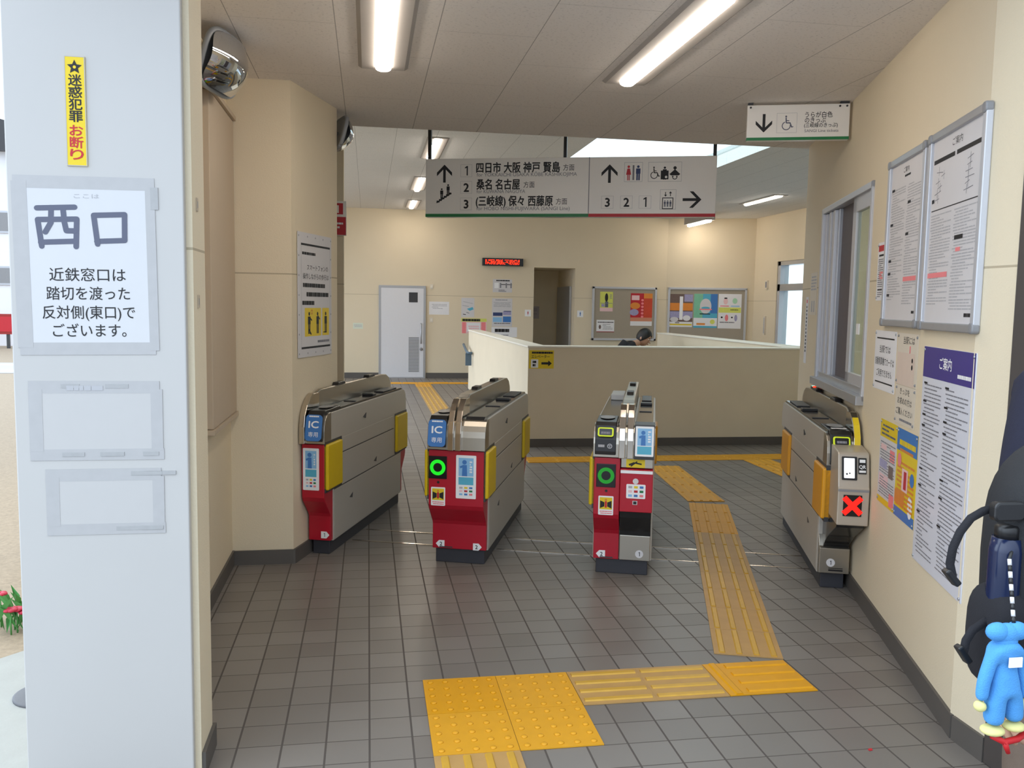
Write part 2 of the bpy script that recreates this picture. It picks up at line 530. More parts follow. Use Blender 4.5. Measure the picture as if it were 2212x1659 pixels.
    def one(s, x, z, h, m, y):
        """the figure 1 with its flag"""
        return s.poly([(x + .02 * h, z - .5 * h), (x + .16 * h, z - .5 * h), (x + .16 * h, z + .5 * h), (x + .05 * h, z + .5 * h), (x - .17 * h, z + .36 * h), (x - .17 * h, z + .24 * h), (x + .02 * h, z + .31 * h)], y, m)
    def bars(s, x0, x1, z0, z1, rows, m, y, seed=1, fill=0.55, runs=3, last=0.6):
        """rows of unreadable small print as short dashes"""
        rn = random.Random(seed)
        ph = (z1 - z0) / rows
        for i in range(rows):
            zz = z1 - ph * (i + 0.5)
            hh = ph * fill / 2
            end = x1 if rn.random() < last else x0 + (x1 - x0) * rn.uniform(0.35, 0.9)
            x = x0 + (x1 - x0) * (0.06 if rn.random() < 0.4 else 0)
            L = (x1 - x0) / runs
            while x < end - L * 0.15:
                e = min(end, x + L * rn.uniform(0.35, 1.25))
                s.quad(x, e, zz - hh, zz + hh, y, m)
                x = e + L * 0.06
        return s
    def build(s, name, parent=None, loc=None, rotz=None, bevel=0.0, seg=2, subsurf=0, label=None):
        me = bpy.data.meshes.new(name)
        me.from_pydata(s.v, [], s.f)
        for m in s.mats:
            me.materials.append(m)
        me.polygons.foreach_set('material_index', s.mi)
        me.polygons.foreach_set('use_smooth', s.sm)
        me.update()
        o = bpy.data.objects.new(name, me)
        COL.objects.link(o)
        if parent:
            o.parent = parent
        if loc is not None:
            o.location = loc
        if rotz is not None:
            o.rotation_euler = (0, 0, rotz)
        if bevel:
            b = o.modifiers.new('soft_edges', 'BEVEL')
            b.width = bevel
            b.segments = seg
            b.limit_method = 'ANGLE'
            b.angle_limit = math.radians(35)
        if subsurf:
            b = o.modifiers.new('smooth', 'SUBSURF')
            b.levels = b.render_levels = subsurf
        if label:
            o['label'] = label
        return o

_G = {}
def glyphs(body):
    key = body
    if key not in _G:
        c = bpy.data.curves.new('t', 'FONT')
        c.body = body
        c.resolution_u = 3
        o = bpy.data.objects.new('t', c)
        me = o.to_mesh()
        vs = [(v.co.x, v.co.y) for v in me.vertices]
        fs = []
        for p in me.polygons:
            f = tuple(p.vertices)
            if p.normal.z < 0:
                f = f[::-1]
            fs.append(f)
        o.to_mesh_clear()
        bpy.data.objects.remove(o)
        bpy.data.curves.remove(c)
        xs = [v[0] for v in vs] or [0, 1]
        _G[key] = (vs, fs, (min(xs), max(xs)))
    return _G[key]

def tag(o, label, cat, group=None):
    o['label'] = label
    o['category'] = cat
    if group:
        o['group'] = group
    return o

def thing(name, label, cat, loc=(0, 0, 0), rotz=0.0, group=None):
    o = bpy.data.objects.new(name, None)
    o.empty_display_size = 0.1
    COL.objects.link(o)
    o.location = loc
    o.rotation_euler = (0, 0, rotz)
    return tag(o, label, cat, group)

def struct(name, mb, parent=None, **k):
    o = mb.build(name, parent, **k)
    if not parent:
        o['kind'] = 'structure'
    return o

# the gates, the right wall and the hanging signs stand 19 degrees off the tile grid
A19 = math.radians(19)
EW = Vector((math.cos(A19), -math.sin(A19), 0))
ED = Vector((math.sin(A19), math.cos(A19), 0))
GO = Vector((0.387, 4.973, 0))
def G(w, d, z=0.0):
    return GO + EW * w + ED * d + Vector((0, 0, z))
ROT_G = -A19
ROT_RW = math.radians(-109)      # things on the right wall: local x runs towards the viewer
RW = 2.36
H_CEIL, H_HALL = 2.765, 3.42
YF = 17.7
YB = 6.25
K1 = Vector((6.312, YF, 0))
K2 = K1 + EW * 1.822
YP, XP0, XP1, HP = 9.05, 1.70, 4.93, 1.10     # stair parapets
YPE = 14.2

# ------------------------------------------------------------------ structure
m = M()
m.box(-1.03, XP0, 2.3, 5.85, -0.2, 0, FLOOR)
m.box(-2.0, XP0, 5.85, 19.5, -0.2, 0, FLOOR)
m.box(XP0, XP1 + .2, 2.3, YP, -0.2, 0, FLOOR)
m.box(XP0, XP0 + .2, YPE + .4, 19.5, -0.2, 0, FLOOR)
m.box(XP0 + .2, XP1 + .2, YPE, 19.5, -0.2, 0, FLOOR)
m.box(XP1 + .2, 9.0, 2.3, 19.5, -0.2, 0, FLOOR)
m.box(-1.03, 3.5, 0.2, 2.3, -0.2, 0, FLOOR)
struct('floor', m)

m = M()
m.box(-1.05, 3.9, 2.3, YB, H_CEIL, H_CEIL + 0.12, CEIL)
m.box(-1.05, 3.9, YB - 0.1, YB, H_CEIL + 0.12, H_HALL + 0.1, CEIL)
struct('ceiling', m)

SKX0, SKX1, SKY0, SKY1 = 2.54, 4.63, 8.6, 13.0
m = M()
zt = H_HALL
for x0, x1, y0, y1 in ((-2.1, SKX0, YB, 19.2), (SKX1, 9.0, YB, 19.2), (SKX0, SKX1, YB, SKY0), (SKX0, SKX1, SKY1, 19.2)):
    m.box(x0, x1, y0, y1, zt, zt + 0.15, CEIL_FAR)
struct('ceiling_hall', m)
m = M()
for x0, x1, y0, y1 in ((SKX0 - .1, SKX0, SKY0, SKY1), (SKX1, SKX1 + .1, SKY0, SKY1), (SKX0, SKX1, SKY0 - .1, SKY0), (SKX0, SKX1, SKY1, SKY1 + .1)):
    m.box(x0, x1, y0, y1, zt + 0.15, zt + 0.22, WHITE_PANEL)
o = struct('window_3', m)
M().box(SKX0, SKX1, SKY0, SKY1, zt + 0.16, zt + 0.17, GLASS).build('skylight_pane', o)

# left: post end with white cladding, wall, angled pillar
m = M()
m.box(-1.03, -0.527, 2.765, 2.96, 0, 3.2, WALL)
m.box(-1.03, -0.776, 2.96, 5.08, 0, 2.9, WALL)
struct('wall_left', m)
m = M().box(-1.035, -0.545, 2.735, 2.765, 0, 3.2, WHITE_PANEL)
struct('trim_1', m, bevel=0.004)
pe = G(-0.80, 0.525)
m = M().prism([(-1.03, 5.08), (-0.43, 5.07), (pe.x, pe.y), (pe.x - 0.3, pe.y + 0.12), (-1.03, 6.0)], 'z', 0, 2.9, WALL)
struct('wall_left_pillar', m)
m = M()
m.box(-0.78, -0.222, 8.1, 8.3, 0, H_HALL, WALL_HALL)
m.box(-2.0, -0.78, 8.1, 8.3, 0, H_HALL, WALL_HALL)
struct('wall_left_hall_end', m)
m = M()
m.box(-2.0, -1.0, 5.85, 6.0, 0, H_HALL, WALL_HALL)
m.box(-2.1, -2.0, 5.85, 8.1, 0, H_HALL, WALL_HALL)
m.box(-2.1, -2.0, 8.1, 8.5, 0, H_HALL, WALL_HALL)
m.box(-2.1, -2.0, 8.5, 17.0, 3.3, H_HALL, WALL_HALL)
m.box(-2.1, -2.0, 17.0, YF, 0, H_HALL, WALL_HALL)
struct('wall_left_hall', m)
m = M()
m.box(-0.776, -0.764, 2.96, 5.08, 0, 0.085, BASE)
m.box(-0.776, -0.515, 2.96, 2.972, 0, 0.08, BASE)
m.box(-0.527, -0.515, 2.77, 2.96, 0, 0.08, BASE)
m.box(-0.764, -0.43, 5.058, 5.07, 0, 0.085, BASE)
a, b = Vector((-0.43, 5.07, 0)), pe
n = EW * 0.012
m.prism([(a.x - .004, a.y - .012), (a.x + n.x, a.y + n.y - .004), (b.x + n.x, b.y + n.y), (b.x, b.y), (a.x, a.y)], 'z', 0, 0.085, BASE)
struct('baseboard_left', m)

# right wall with the office window, and its short return at the entrance
WD0, WD1, WZ0, WZ1 = -0.03, 1.36, 1.05, 2.215
def gbox(m, w0, w1, d0, d1, z0, z1, mt):
    p = [G(w0, d0), G(w1, d0), G(w1, d1), G(w0, d1)]
    return m.prism([(q.x, q.y) for q in p], 'z', z0, z1, mt)
m = M()
for d0, d1, z0, z1 in ((-1.63, WD0, 0, 2.9), (WD1, 2.08, 0, 2.9), (WD0, WD1, 0, WZ0), (WD0, WD1, WZ1, 2.9)):
    gbox(m, RW, RW + 0.2, d0, d1, z0, z1, WALL)
e1 = G(RW, -1.63)
m.box(e1.x, e1.x + 0.2, 2.50, e1.y + 0.02, 0, 2.9, WALL)
struct('wall_right', m)
m = M()
gbox(m, RW - 0.012, RW, -1.63, 2.08, 0, 0.088, BASE)
m.box(e1.x - 0.012, e1.x, 2.50, e1.y - .005, 0, 0.088, BASE)
struct('baseboard_right', m)
m = M()
m.box(e1.x - 0.01, e1.x + 0.10, 2.36, 2.50, 0, 2.765, FRAME_DARK)
m.box(e1.x - 0.002, e1.x + 0.09, 1.30, 2.36, 2.66, 2.765, FRAME_DARK)
m.box(e1.x - 0.01, e1.x + 0.10, 1.20, 1.30, 0, 2.765, FRAME_DARK)
o = struct('door_3', m, bevel=0.006)
M().box(e1.x + 0.04, e1.x + 0.05, 1.30, 2.36, 0.02, 2.66, GLASS).build('door_glass', o)

# office behind the window
m = M()
gbox(m, RW + 1.9, RW + 2.0, -1.0, 2.4, 0, 2.6, OFFICE)
gbox(m, RW + 0.2, RW + 2.0, 2.08, 2.2, 0, 2.6, OFFICE)
gbox(m, RW + 0.2, RW + 2.0, -1.1, -1.0, 0, 2.6, OFFICE)
gbox(m, RW + 0.2, RW + 2.0, -1.1, 2.2, 2.6, 2.7, OFFICE)
gbox(m, RW + 0.2, RW + 2.0, -1.1, 2.2, 0.0, 0.02, STAIR)
struct('wall_office', m)
m = M(); gbox(m, RW + .5, RW + 1.5, .4, .6, 2.57, 2.598, mat('office_fill_glow', '#fff4e4', .5, emit=24.0))
ol = m.build('office_fill_light'); tag(ol, 'flat fill light added unseen inside the office behind the sliding window', 'ceiling light')  # unseen lamp added to brighten the office behind the glass

# far hall walls
ND0, ND1, NH = 3.417, 4.299, 2.32
m = M()
for x0, x1, z0, z1 in ((-2.2, ND0, 0, H_HALL), (ND1, K1.x, 0, H_HALL), (ND0, ND1, NH, H_HALL)):
    m.box(x0, x1, YF, YF + 0.2, z0, z1, WALL_HALL)
q = [K1, K2, K2 + ED * 0.2, K1 + ED * 0.2]
m.prism([(p.x, p.y) for p in q], 'z', 0, H_HALL, WALL_HALL)
struct('wall_far', m)
m = M()
m.box(ND0 - 0.1, ND0, YF + 0.2, 19.4, 0, NH + .1, CREAM)
m.box(ND1, ND1 + 0.1, YF + 0.2, 19.4, 0, NH + .1, CREAM)
m.box(ND0, ND1, 19.3, 19.4, 0, NH + .1, CREAM)
m.box(ND0 - .1, ND1 + .1, YF + 0.2, 19.4, NH, NH + 0.1, CREAM)
struct('wall_toilet_passage', m)
m = M()
m.box(ND1 - 0.05, ND1 - 0.005, 17.98, 19.2, 0, 1.95, ALU)
struct('door_2', m)
W3Y0, W3Y1, W3Z0, W3Z1, W3X = 9.4, 16.1, 0.5, 2.48, K2.x  # far window lengthened out of view to let in more daylight
m = M()
m.box(W3X, W3X + 0.25, W3Y1, K2.y + 0.1, 0, H_HALL, WALL_HALL)
m.box(W3X, W3X + 0.25, 8.5, W3Y0, 0, H_HALL, WALL_HALL)
m.box(W3X, W3X + 0.25, W3Y0, W3Y1, 0, W3Z0, WALL_HALL)
m.box(W3X, W3X + 0.25, W3Y0, W3Y1, W3Z1, H_HALL, WALL_HALL)
m.box(5.32, W3X + 0.25, 8.3, 8.5, 0, H_HALL, WALL_HALL)
m.box(5.22, 5.32, 5.4, 8.5, 0, H_HALL, WALL_HALL)  # unseen wall added to stop sky light leaking in
struct('wall_right_hall', m)
m = M()
m.box(W3X + .02, W3X + .2, W3Y1 - 0.10, W3Y1, W3Z0, W3Z1, ALU_LIGHT)
m.box(W3X + .02, W3X + .2, W3Y0, W3Y0 + 0.10, W3Z0, W3Z1, ALU_LIGHT)
m.box(W3X + .02, W3X + .2, W3Y0, W3Y1, W3Z1 - 0.08, W3Z1, ALU)
m.box(W3X + .02, W3X + .2, W3Y0, W3Y1, W3Z0, W3Z0 + 0.08, ALU_LIGHT)
m.box(W3X + .02, W3X + .2, W3Y0, W3Y1, 1.90, 2.03, ALU)
for y in (11.6, 13.2, 14.9):
    m.box(W3X + .08, W3X + .16, y, y + .1, W3Z0, 1.90, ALU_LIGHT)
o = struct('window_2', m)
M().box(W3X + 0.11, W3X + 0.118, W3Y0, W3Y1, W3Z0, W3Z1, GLASS).build('window_pane', o)
m = M()
m.box(-2.0, 0.21, YF - 0.02, YF, 0, 0.11, BASE)
m.box(1.18, ND0, YF - 0.02, YF, 0, 0.11, BASE)
m.box(ND1, K1.x, YF - 0.02, YF, 0, 0.11, BASE)
struct('baseboard_far', m)

# stair opening: parapets, treads, pit
m = M()
m.box(XP0, 5.3, YP, YP + 0.2, -1.9, HP - 0.02, PARAPET)
m.box(XP0, XP0 + 0.2, YP + 0.2, YPE + 0.4, -1.9, HP - 0.02, PARAPET)
m.box(XP1, XP1 + 0.2, YP + 0.2, YPE, -1.9, HP - 0.02, PARAPET)
struct('wall_stair_parapet', m)
m = M()
m.box(XP0 - .01, 5.31, YP - .01, YP + 0.21, HP - 0.02, HP, CAP)
m.box(XP0 - .01, XP0 + 0.21, YP + 0.21, YPE + 0.41, HP - 0.02, HP, CAP)
m.box(XP1 - .01, XP1 + 0.21, YP + 0.21, YPE + .01, HP - 0.02, HP, CAP)
struct('trim_2', m, bevel=0.005)
m = M()
m.box(XP0 - 0.02, 5.3, YP - 0.015, YP, 0, 0.09, BASE)
m.box(XP0 - 0.015, XP0, YP, YPE + 0.4, 0, 0.09, BASE)
struct('baseboard_stair', m)
m = M()
for i in range(11):
    y1 = YPE - 0.29 * i
    m.box(XP0 + .2, XP1, y1 - 0.29, y1, -1.95, -0.165 * (i + 1), STAIR)
m.box(XP0 + .2, XP1, YP + .2, YPE - 0.29 * 11, -2.0, -1.95, STAIR)
struct('stairs', m)

# outdoors on the left
m = M()
m.box(-60, -2.1, 3.0, 80, -0.25, -0.055, GRAVEL)
m.box(-2.1, -1.03, 3.0, 5.85, -0.25, -0.055, GRAVEL)
struct('ground_gravel', m)
m = M()
m.prism([(-6, -6), (-1.035, -6), (-1.035, 4.6), (-1.45, 4.05), (-2.2, 3.2), (-6, 1.0)], 'z', -0.25, -0.03, CONCRETE)
m.box(-1.035, 4.0, -6, 0.2, -0.25, -0.02, mat('unseen_dark_ground', '#565657', .9, noise=.12, nscale=30))  # unseen ground, darkened so less light bounces onto the cladding
struct('ground_concrete', m)

# ------------------------------------------------------------------ tactile paving
def dot_tile(label, loc, rotz, mt, group):
    m = M()
    m.box(-.149, .149, -.149, .149, 0, .004, mt)
    for i in range(5):
        for j in range(5):
            m.lathe([(.0125, 0), (.0105, .003), (.006, .0045), (.001, .005)], -.12 + .06 * i, -.12 + .06 * j, mt, 10, .004)
    o = m.build('tactile_dot_tile', loc=loc, rotz=rotz)
    return tag(o, label, 'tactile tile', group)

def bar_tile(label, loc, rotz, mt, mb, group, L=.2985, extra=None):
    """bars run along local y"""
    m = M()
    m.box(-.149, .149, -L / 2, L / 2, 0, .004, mt)
    for i in range(4):
        x = -.1125 + .075 * i
        m.prism([(x - .014, .004), (x + .014, .004), (x + .0095, .009), (x - .0095, .009)], 'y', -L / 2 + .012, L / 2 - .012, mb)
    o = m.build('tactile_bar_tile', loc=loc, rotz=rotz)
    return tag(o, label, 'tactile tile', group)

ORD = ['first', 'second', 'third', 'fourth', 'fifth', 'sixth', 'seventh', 'eighth', 'ninth', 'tenth', 'eleventh', 'twelfth', 'thirteenth',
       'fourteenth', 'fifteenth', 'sixteenth', 'seventeenth', 'eighteenth', 'nineteenth', 'twentieth']
PI2 = math.pi / 2
Y0 = 3.385
for (x, y, lb) in ((.371, Y0 - .15, 'brighter orange dot tile at far left of the foreground block'),
                   (.671, Y0 - .15, 'dot tile at far right of the foreground block beside the bars'),
                   (.371, Y0 - .45, 'dot tile at near left of the foreground block above a bar tile'),
                   (.671, Y0 - .45, 'dot tile at near right corner of the foreground block')):
    dot_tile('yellow ' + lb, (x, y, .0005), 0, TACT_BRIGHT if 'brighter' in lb else TACT, 'yellow dot tiles of the foreground block')
bar_tile('worn tan bar tile running out of the picture below the dot block', (.371, Y0 - .75, .0005), 0, TACT_OLD, TACT_BAR, 'worn foreground bar tiles')
bar_tile('worn bar tile just right of the foreground dot block, bars running sideways', (.972, Y0 - .15, .0005), PI2, TACT_OLD, TACT_BAR, 'worn foreground bar tiles')
bar_tile('worn sideways bar tile between its worn neighbour and the orange corner tile', (1.271, Y0 - .15, .0005), PI2, TACT_OLD, TACT_BAR, 'worn foreground bar tiles')
m = M()
m.box(-.149, .225, -.149, .149, 0, .004, TACT_BRIGHT)
m.prism([(-.125, .004), (-.09, .004), (-.097, .009), (-.118, .009)], 'y', -.145, .145, TACT_BRIGHT)
for i in range(4):
    y = -.1125 + .075 * i
    m.prism([(y - .017, .004), (y + .017, .004), (y + .011, .009), (y - .011, .009)], 'x', -.06, .215, TACT_BRIGHT)
tag(m.build('tactile_corner_tile', loc=(1.572, Y0 - .15, .0005)), 'orange corner bar tile with a cross bar at the right end of the foreground path', 'tactile tile')
start = Vector((1.665, 3.445, .0005))
for i in range(10):
    p = start + ED * (.15 + .3 * i)
    lb = 'worn tan bar tile, %s from the near end of the path through the wide gate' % ORD[i] if i < 7 else 'yellow bar tile, %s from the near end of the path through the wide gate' % ORD[i]
    bar_tile(lb, p, ROT_G, TACT_OLD if i < 7 else TACT, TACT_BAR if i < 7 else TACT, 'bar tiles through the wide gate')
p0, p1 = Vector((2.66, 6.36, .0012)), Vector((2.855, 8.08, 0.0012))
dv = (p1 - p0).normalized()
for i in range(5):
    p = p0 + dv * (.15 + .3 * i) + Vector((0, 0, .0))
    bar_tile('yellow bar tile, %s past the bend of the path beyond the wide gate' % ORD[i], p, -math.atan2(dv.x, dv.y), TACT, TACT, 'bar tiles past the bend')
for i in range(12):
    x = 1.7 + .3 * i
    if abs(x - 2.9) < .16:
        dot_tile('yellow dot tile where the bent path meets the strip before the parapet', (x, 8.27, .0005), 0, TACT, None)
    else:
        bar_tile('yellow bar tile, %s from the left in the strip before the stair parapet' % ORD[i], (x, 8.27, .0005), PI2, TACT, TACT, 'bar tiles before the stair parapet')
for i in range(3):
    bar_tile('yellow bar tile, %s from the parapet strip towards the right-hand gate' % ORD[i], (3.92, 7.96 - .3 * i, .0005), 0, TACT, TACT, 'bar tiles beside the right-hand gate')
for i in range(18):
    bar_tile('yellow bar tile, %s from the far wall along the path left of the parapet' % ORD[i], (1.03, 16.23 - .3 * i, .0005), 0,
             TACT if i in (0, 1) else TACT_OLD, TACT if i in (0, 1) else TACT_BAR, 'bar tiles left of the stair parapet')
for i in range(11):
    x = -1.0 + .3 * i
    bar_tile('yellow bar tile, %s from the left along the foot of the far wall' % ORD[i], (x, 16.53 if i % 4 else 16.56, .0005), PI2,
             TACT_BRIGHT, TACT, 'bar tiles along the far wall')

tag(M().prism([(-.010, -.004), (.003, -.007), (.011, .002), (.0, .006), (-.008, .004)], 'z', 0, .002, P_RED).build('paper_scrap', loc=(1.742, 2.629, .0005), rotz=.4), 'tiny red scrap lying on the grey tiles at the lower right', 'scrap')

# floor rails between the gates
m = M()
for w0, w1 in ((-0.62, 0.0), (0.33, 0.93), (1.28, 2.18)):
    for d in (0.37, 0.64):
        gbox(m, w0 - .02, w1 + .02, d - .007, d + .007, -0.002, 0.0035, CHROME)
struct('trim_3', m)

# ------------------------------------------------------------------ ceiling lights
def tube_light(name, label, loc, L, wide, trough, mt, group, body_drop=0.0):
    r = thing(name, label, 'ceiling light', loc, 0, group)
    m = M()
    if trough:
        m.prism([(-wide, 0.0), (-wide + .02, -.012), (wide - .02, -.012), (wide, 0.0)], 'y', -L / 2 - .05, L / 2 + .05, mat('lamp_housing', '#a9a39e', .5, noise=.03))
    else:
        m.box(-wide, wide, -L / 2 - .03, L / 2 + .03, -.03 - body_drop, 0, mat('lamp_housing', '#a9a39e', .5, noise=.03))
    m.build('housing', r, bevel=.003)
    zb = -.010 if trough else -.03 - body_drop
    m = M()
    n = 8
    prof = [(0.042 * math.cos(math.pi + math.pi * i / n), zb - (.026 if trough else .045) * math.sin(math.pi * i / n) ** 0.7 if 0 < i < n else zb) for i in range(n + 1)]
    m.prism(prof, 'y', -L / 2, L / 2, mt)
    m.build('diffuser', r)
    return r
tube_light('ceiling_light', 'long lit ceiling tube above the second gate, left of the near pair', (.077, 4.0, H_CEIL), 1.27, .13, True, LIGHT, 'tubes over the gates')
tube_light('ceiling_light', 'long lit ceiling tube above the wide gate, right of the near pair', (1.39, 3.98, H_CEIL), 1.31, .13, True, LIGHT, 'tubes over the gates')
tube_light('ceiling_light', 'nearest lit hall tube on the left, beside the left pole of the hanging sign', (.79, 10.7, H_HALL), 1.35, .13, True, LIGHT_FAR, 'hall tubes')
tube_light('ceiling_light', 'middle lit tube of the three on the left of the hall', (.80, 13.85, H_HALL), 1.45, .13, True, LIGHT_FAR, 'hall tubes')
tube_light('ceiling_light', 'farthest lit tube on the left of the hall, above the white door', (.84, 16.65, H_HALL), 1.2, .13, True, LIGHT_FAR, 'hall tubes')
tube_light('ceiling_light', 'lit tube right of the hanging sign, above the far window', (6.73, 14.15, H_HALL), 1.3, .13, True, LIGHT_FAR, 'hall tubes')
tube_light('ceiling_light', 'lit tube just below the lower edge of the hanging sign, over the right poster board', (6.62, 16.75, H_HALL), 1.1, .1, False, LIGHT_FAR, 'hall tubes', .13)

# ------------------------------------------------------------------ pictogram helpers (local x-z plane, facing -y)
def arrow(m, cx, cz, h, ang, y, mt):
    """broad-headed wayfinding arrow; ang 0 points up, 90 right, 180 down"""
    a = math.radians(-ang)
    def P(px, pz):
        return (cx + h * (px * math.cos(a) - pz * math.sin(a)), cz + h * (px * math.sin(a) + pz * math.cos(a)))
    m.poly([P(-.075, -.5), P(.075, -.5), P(.075, .38), P(-.075, .38)], y, mt)
    m.poly([P(0, .5), P(-.44, .06), P(-.44, -.14), P(0, .30)], y, mt)
    m.poly([P(0, .5), P(0, .30), P(.44, -.14), P(.44, .06)], y, mt)

def figure(m, cx, cz, h, y, mt, skirt=False):
    m.disc(cx, cz + .42 * h, .09 * h, y, mt, 14)
    if skirt:
        m.poly([(cx - .09 * h, cz + .3 * h), (cx + .09 * h, cz + .3 * h), (cx + .17 * h, cz - .12 * h), (cx - .17 * h, cz - .12 * h)], y, mt)
        m.quad(cx - .08 * h, cx - .02 * h, cz - .5 * h, cz - .12 * h, y, mt)
        m.quad(cx + .02 * h, cx + .08 * h, cz - .5 * h, cz - .12 * h, y, mt)
    else:
        m.quad(cx - .15 * h, cx + .15 * h, cz - .06 * h, cz + .3 * h, y, mt)
        m.quad(cx - .12 * h, cx - .015 * h, cz - .5 * h, cz - .06 * h, y, mt)
        m.quad(cx + .015 * h, cx + .12 * h, cz - .5 * h, cz - .06 * h, y, mt)

def wheelchair(m, cx, cz, h, y, mt):
    m.disc(cx - .06 * h, cz + .44 * h, .065 * h, y, mt, 12)
    m.line((cx - .06 * h, cz + .36 * h), (cx - .04 * h, cz), .08 * h, y, mt)
    m.line((cx - .05 * h, cz + .16 * h), (cx + .16 * h, cz + .14 * h), .06 * h, y, mt)
    m.line((cx - .05 * h, cz), (cx + .22 * h, cz), .08 * h, y, mt)
    m.line((cx + .21 * h, cz + .02 * h), (cx + .34 * h, cz - .3 * h), .08 * h, y, mt)
    m.line((cx + .32 * h, cz - .3 * h), (cx + .45 * h, cz - .26 * h), .06 * h, y, mt)
    m.ring(cx - .03 * h, cz - .2 * h, .24 * h, .30 * h, y, mt, 26, math.radians(110), math.radians(375))

def frame_line(m, x0, x1, z0, z1, w, y, mt):
    m.quad(x0, x1, z0, z0 + w, y, mt)
    m.quad(x0, x1, z1 - w, z1, y, mt)
    m.quad(x0, x0 + w, z0, z1, y, mt)
    m.quad(x1 - w, x1, z0, z1, y, mt)

# ------------------------------------------------------------------ big hanging sign
SD = 2.2
sx, sz = .003765, .00362
sign = thing('hanging_sign', 'long white platform direction sign on three black poles, green and red lower edge', 'hanging sign', G(.515, SD, 2.485), ROT_G)
W2, H2 = 1.172, .236
M().box(-W2, W2, -.04, .04, -H2, H2, SIGN_FACE).build('sign_panel', sign, bevel=.004)
m = M().box(-W2, .178, -.0415, .0415, -H2 + .001, -H2 + .026, P_GREEN)
m.build('green_stripe', sign, label='green stripe along the left part')
m = M().box(.178, W2, -.0415, .0415, -H2 + .001, -H2 + .026, P_RED)
m.build('red_stripe', sign, label='red stripe along the right part')
for px in (929, 1228, 1541):
    x = (px - 1234) * sx
    x = max(-W2 + .015, min(W2 - .015, x))
    M().box(x - .013, x + .013, -.016, .016, H2, H_HALL - 2.485, BLACK).build('pole', sign)
def S(px, py):
    return (px - 1234) * sx, (405 - py) * sz
ys = -.0412
m = M()
def st(t, px, py, hp, mt=INK, al='L', w=None, b=0.0):
    x, z = S(px, py)
    if t == '1':
        return m.one(x, z, hp * sz, mt, ys)
    m.text(t, x, z, hp * sz, mt, ys, al, w * sx if w else None, b)
for n, py in (('1', 367), ('2', 404), ('3', 441)):
    m = M(); st(n, 1014, py, 21, al='C', b=.03); m.build('platform_number', sign)
m = M()
st('四日市 大阪 神戸 賢島', 1036, 361, 20, w=182, b=.022)
st('方面', 1225, 362, 12, w=24)
st('for YOKKAICHI ŌSAKA KŌBE KASHIKOJIMA', 1037, 376, 9, INK_GREY, w=218)
m.build('lettering', sign); m = M()
st('桑名 名古屋', 1037, 398, 20, w=95, b=.022)
st('方面', 1140, 399, 12, w=24)
st('for KUWANA NAGOYA', 1037, 413, 9, INK_GREY, w=107)
m.build('lettering', sign); m = M()
st('(三岐線) 保々 西藤原', 1036, 435, 20, w=168, b=.022)
st('方面', 1211, 436, 12, w=24)
st('for HOBO NISHI-FUJIWARA (SANGI Line)', 1037, 451, 9, INK_GREY, w=204)
m.build('lettering', sign)
for n, px in (('3', 1321), ('2', 1361), ('1', 1400)):
    m = M(); st(n, px, 438, 21, al='C', b=.03); m.build('platform_number', sign)
for px, py, an in ((965, 373, 0), (1324, 376, 0), (1497, 433, 90)):
    m = M(); arrow(m, *S(px, py), .145, an, ys, INK); m.build('arrow', sign)
m = M()
x, z = S(965, 421)
for k in range(6):
    m.quad(x - .065 + .02 * k, x - .04 + .02 * k, z - .06 + .013 * k, z - .045 + .013 * k, ys, INK)
m.line((x - .065, z - .063), (x + .06, z + .015), .008, ys, INK)
figure(m, x - .022, z + .012, .085, ys - .0003, INK)
figure(m, x + .032, z + .045, .085, ys - .0003, INK)
m.build('stair_pictogram', sign); m = M()
x, z = S(1364, 375); figure(m, x, z, .115, ys, P_RED, True)
x, z = S(1384, 375); figure(m, x, z, .115, ys, P_NAVY)
x, z = S(1374, 375); m.quad(x - .007, x + .007, z - .055, z + .06, ys, INK_GREY)
m.build('toilet_pictogram', sign); m = M()
x, z = S(1418, 375); wheelchair(m, x, z, .095, ys, INK)
x, z = S(1439, 376); figure(m, x, z, .1, ys, INK); m.quad(x - .03, x + .03, z - .048, z + .02, ys - .0003, INK); m.disc(x + .012, z - .03, .01, ys - .0006, SIGN_FACE, 10)
x, z = S(1460, 376); m.disc(x, z + .04, .013, ys, INK); m.poly([(x - .042, z - .008), (x, z + .03), (x + .042, z - .008), (x + .03, z - .018), (x - .03, z - .018)], ys, INK)
m.ring(x, z - .03, .014, .02, ys, INK, 16, math.pi, 2 * math.pi); m.disc(x - .016, z - .026, .006, ys, INK, 8); m.disc(x + .016, z - .026, .006, ys, INK, 8)
m.build('care_pictogram', sign); m = M()
x, z = S(1447, 438)
frame_line(m, x - .043, x + .043, z - .055, z + .035, .006, ys, INK)
for k in (-1, 0, 1):
    figure(m, x + .022 * k, z - .012, .05, ys, INK_BLUEGREY)
m.line((x - .018, z + .078), (x - .018, z + .045), .006, ys, INK); m.poly([(x - .03, z + .056), (x - .006, z + .056), (x - .018, z + .042)], ys, INK)
m.line((x + .02, z + .078), (x + .02, z + .045), .006, ys, INK); m.poly([(x + .008, z + .068), (x + .032, z + .068), (x + .02, z + .083)], ys, INK)
m.build('lift_pictogram', sign)
for (a, b, c, d) in ((1355, 1393, 352, 394), (1405, 1474, 352, 394), (1431, 1464, 411, 454)):
    p, q = S(a, d), S(b, c)
    m = M(); frame_line(m, p[0], q[0], p[1], q[1], .0025, ys, INK_PALE); m.build('outline', sign)
for px, py in ((1014, 367), (1014, 404), (1014, 441), (1321, 438), (1361, 438), (1400, 438)):
    p = S(px, py)
    m = M(); frame_line(m, p[0] - .048, p[0] + .048, p[1] - .05, p[1] + .05, .0018, ys, INK_PALE); m.build('outline', sign)
p = S(1281, 405)
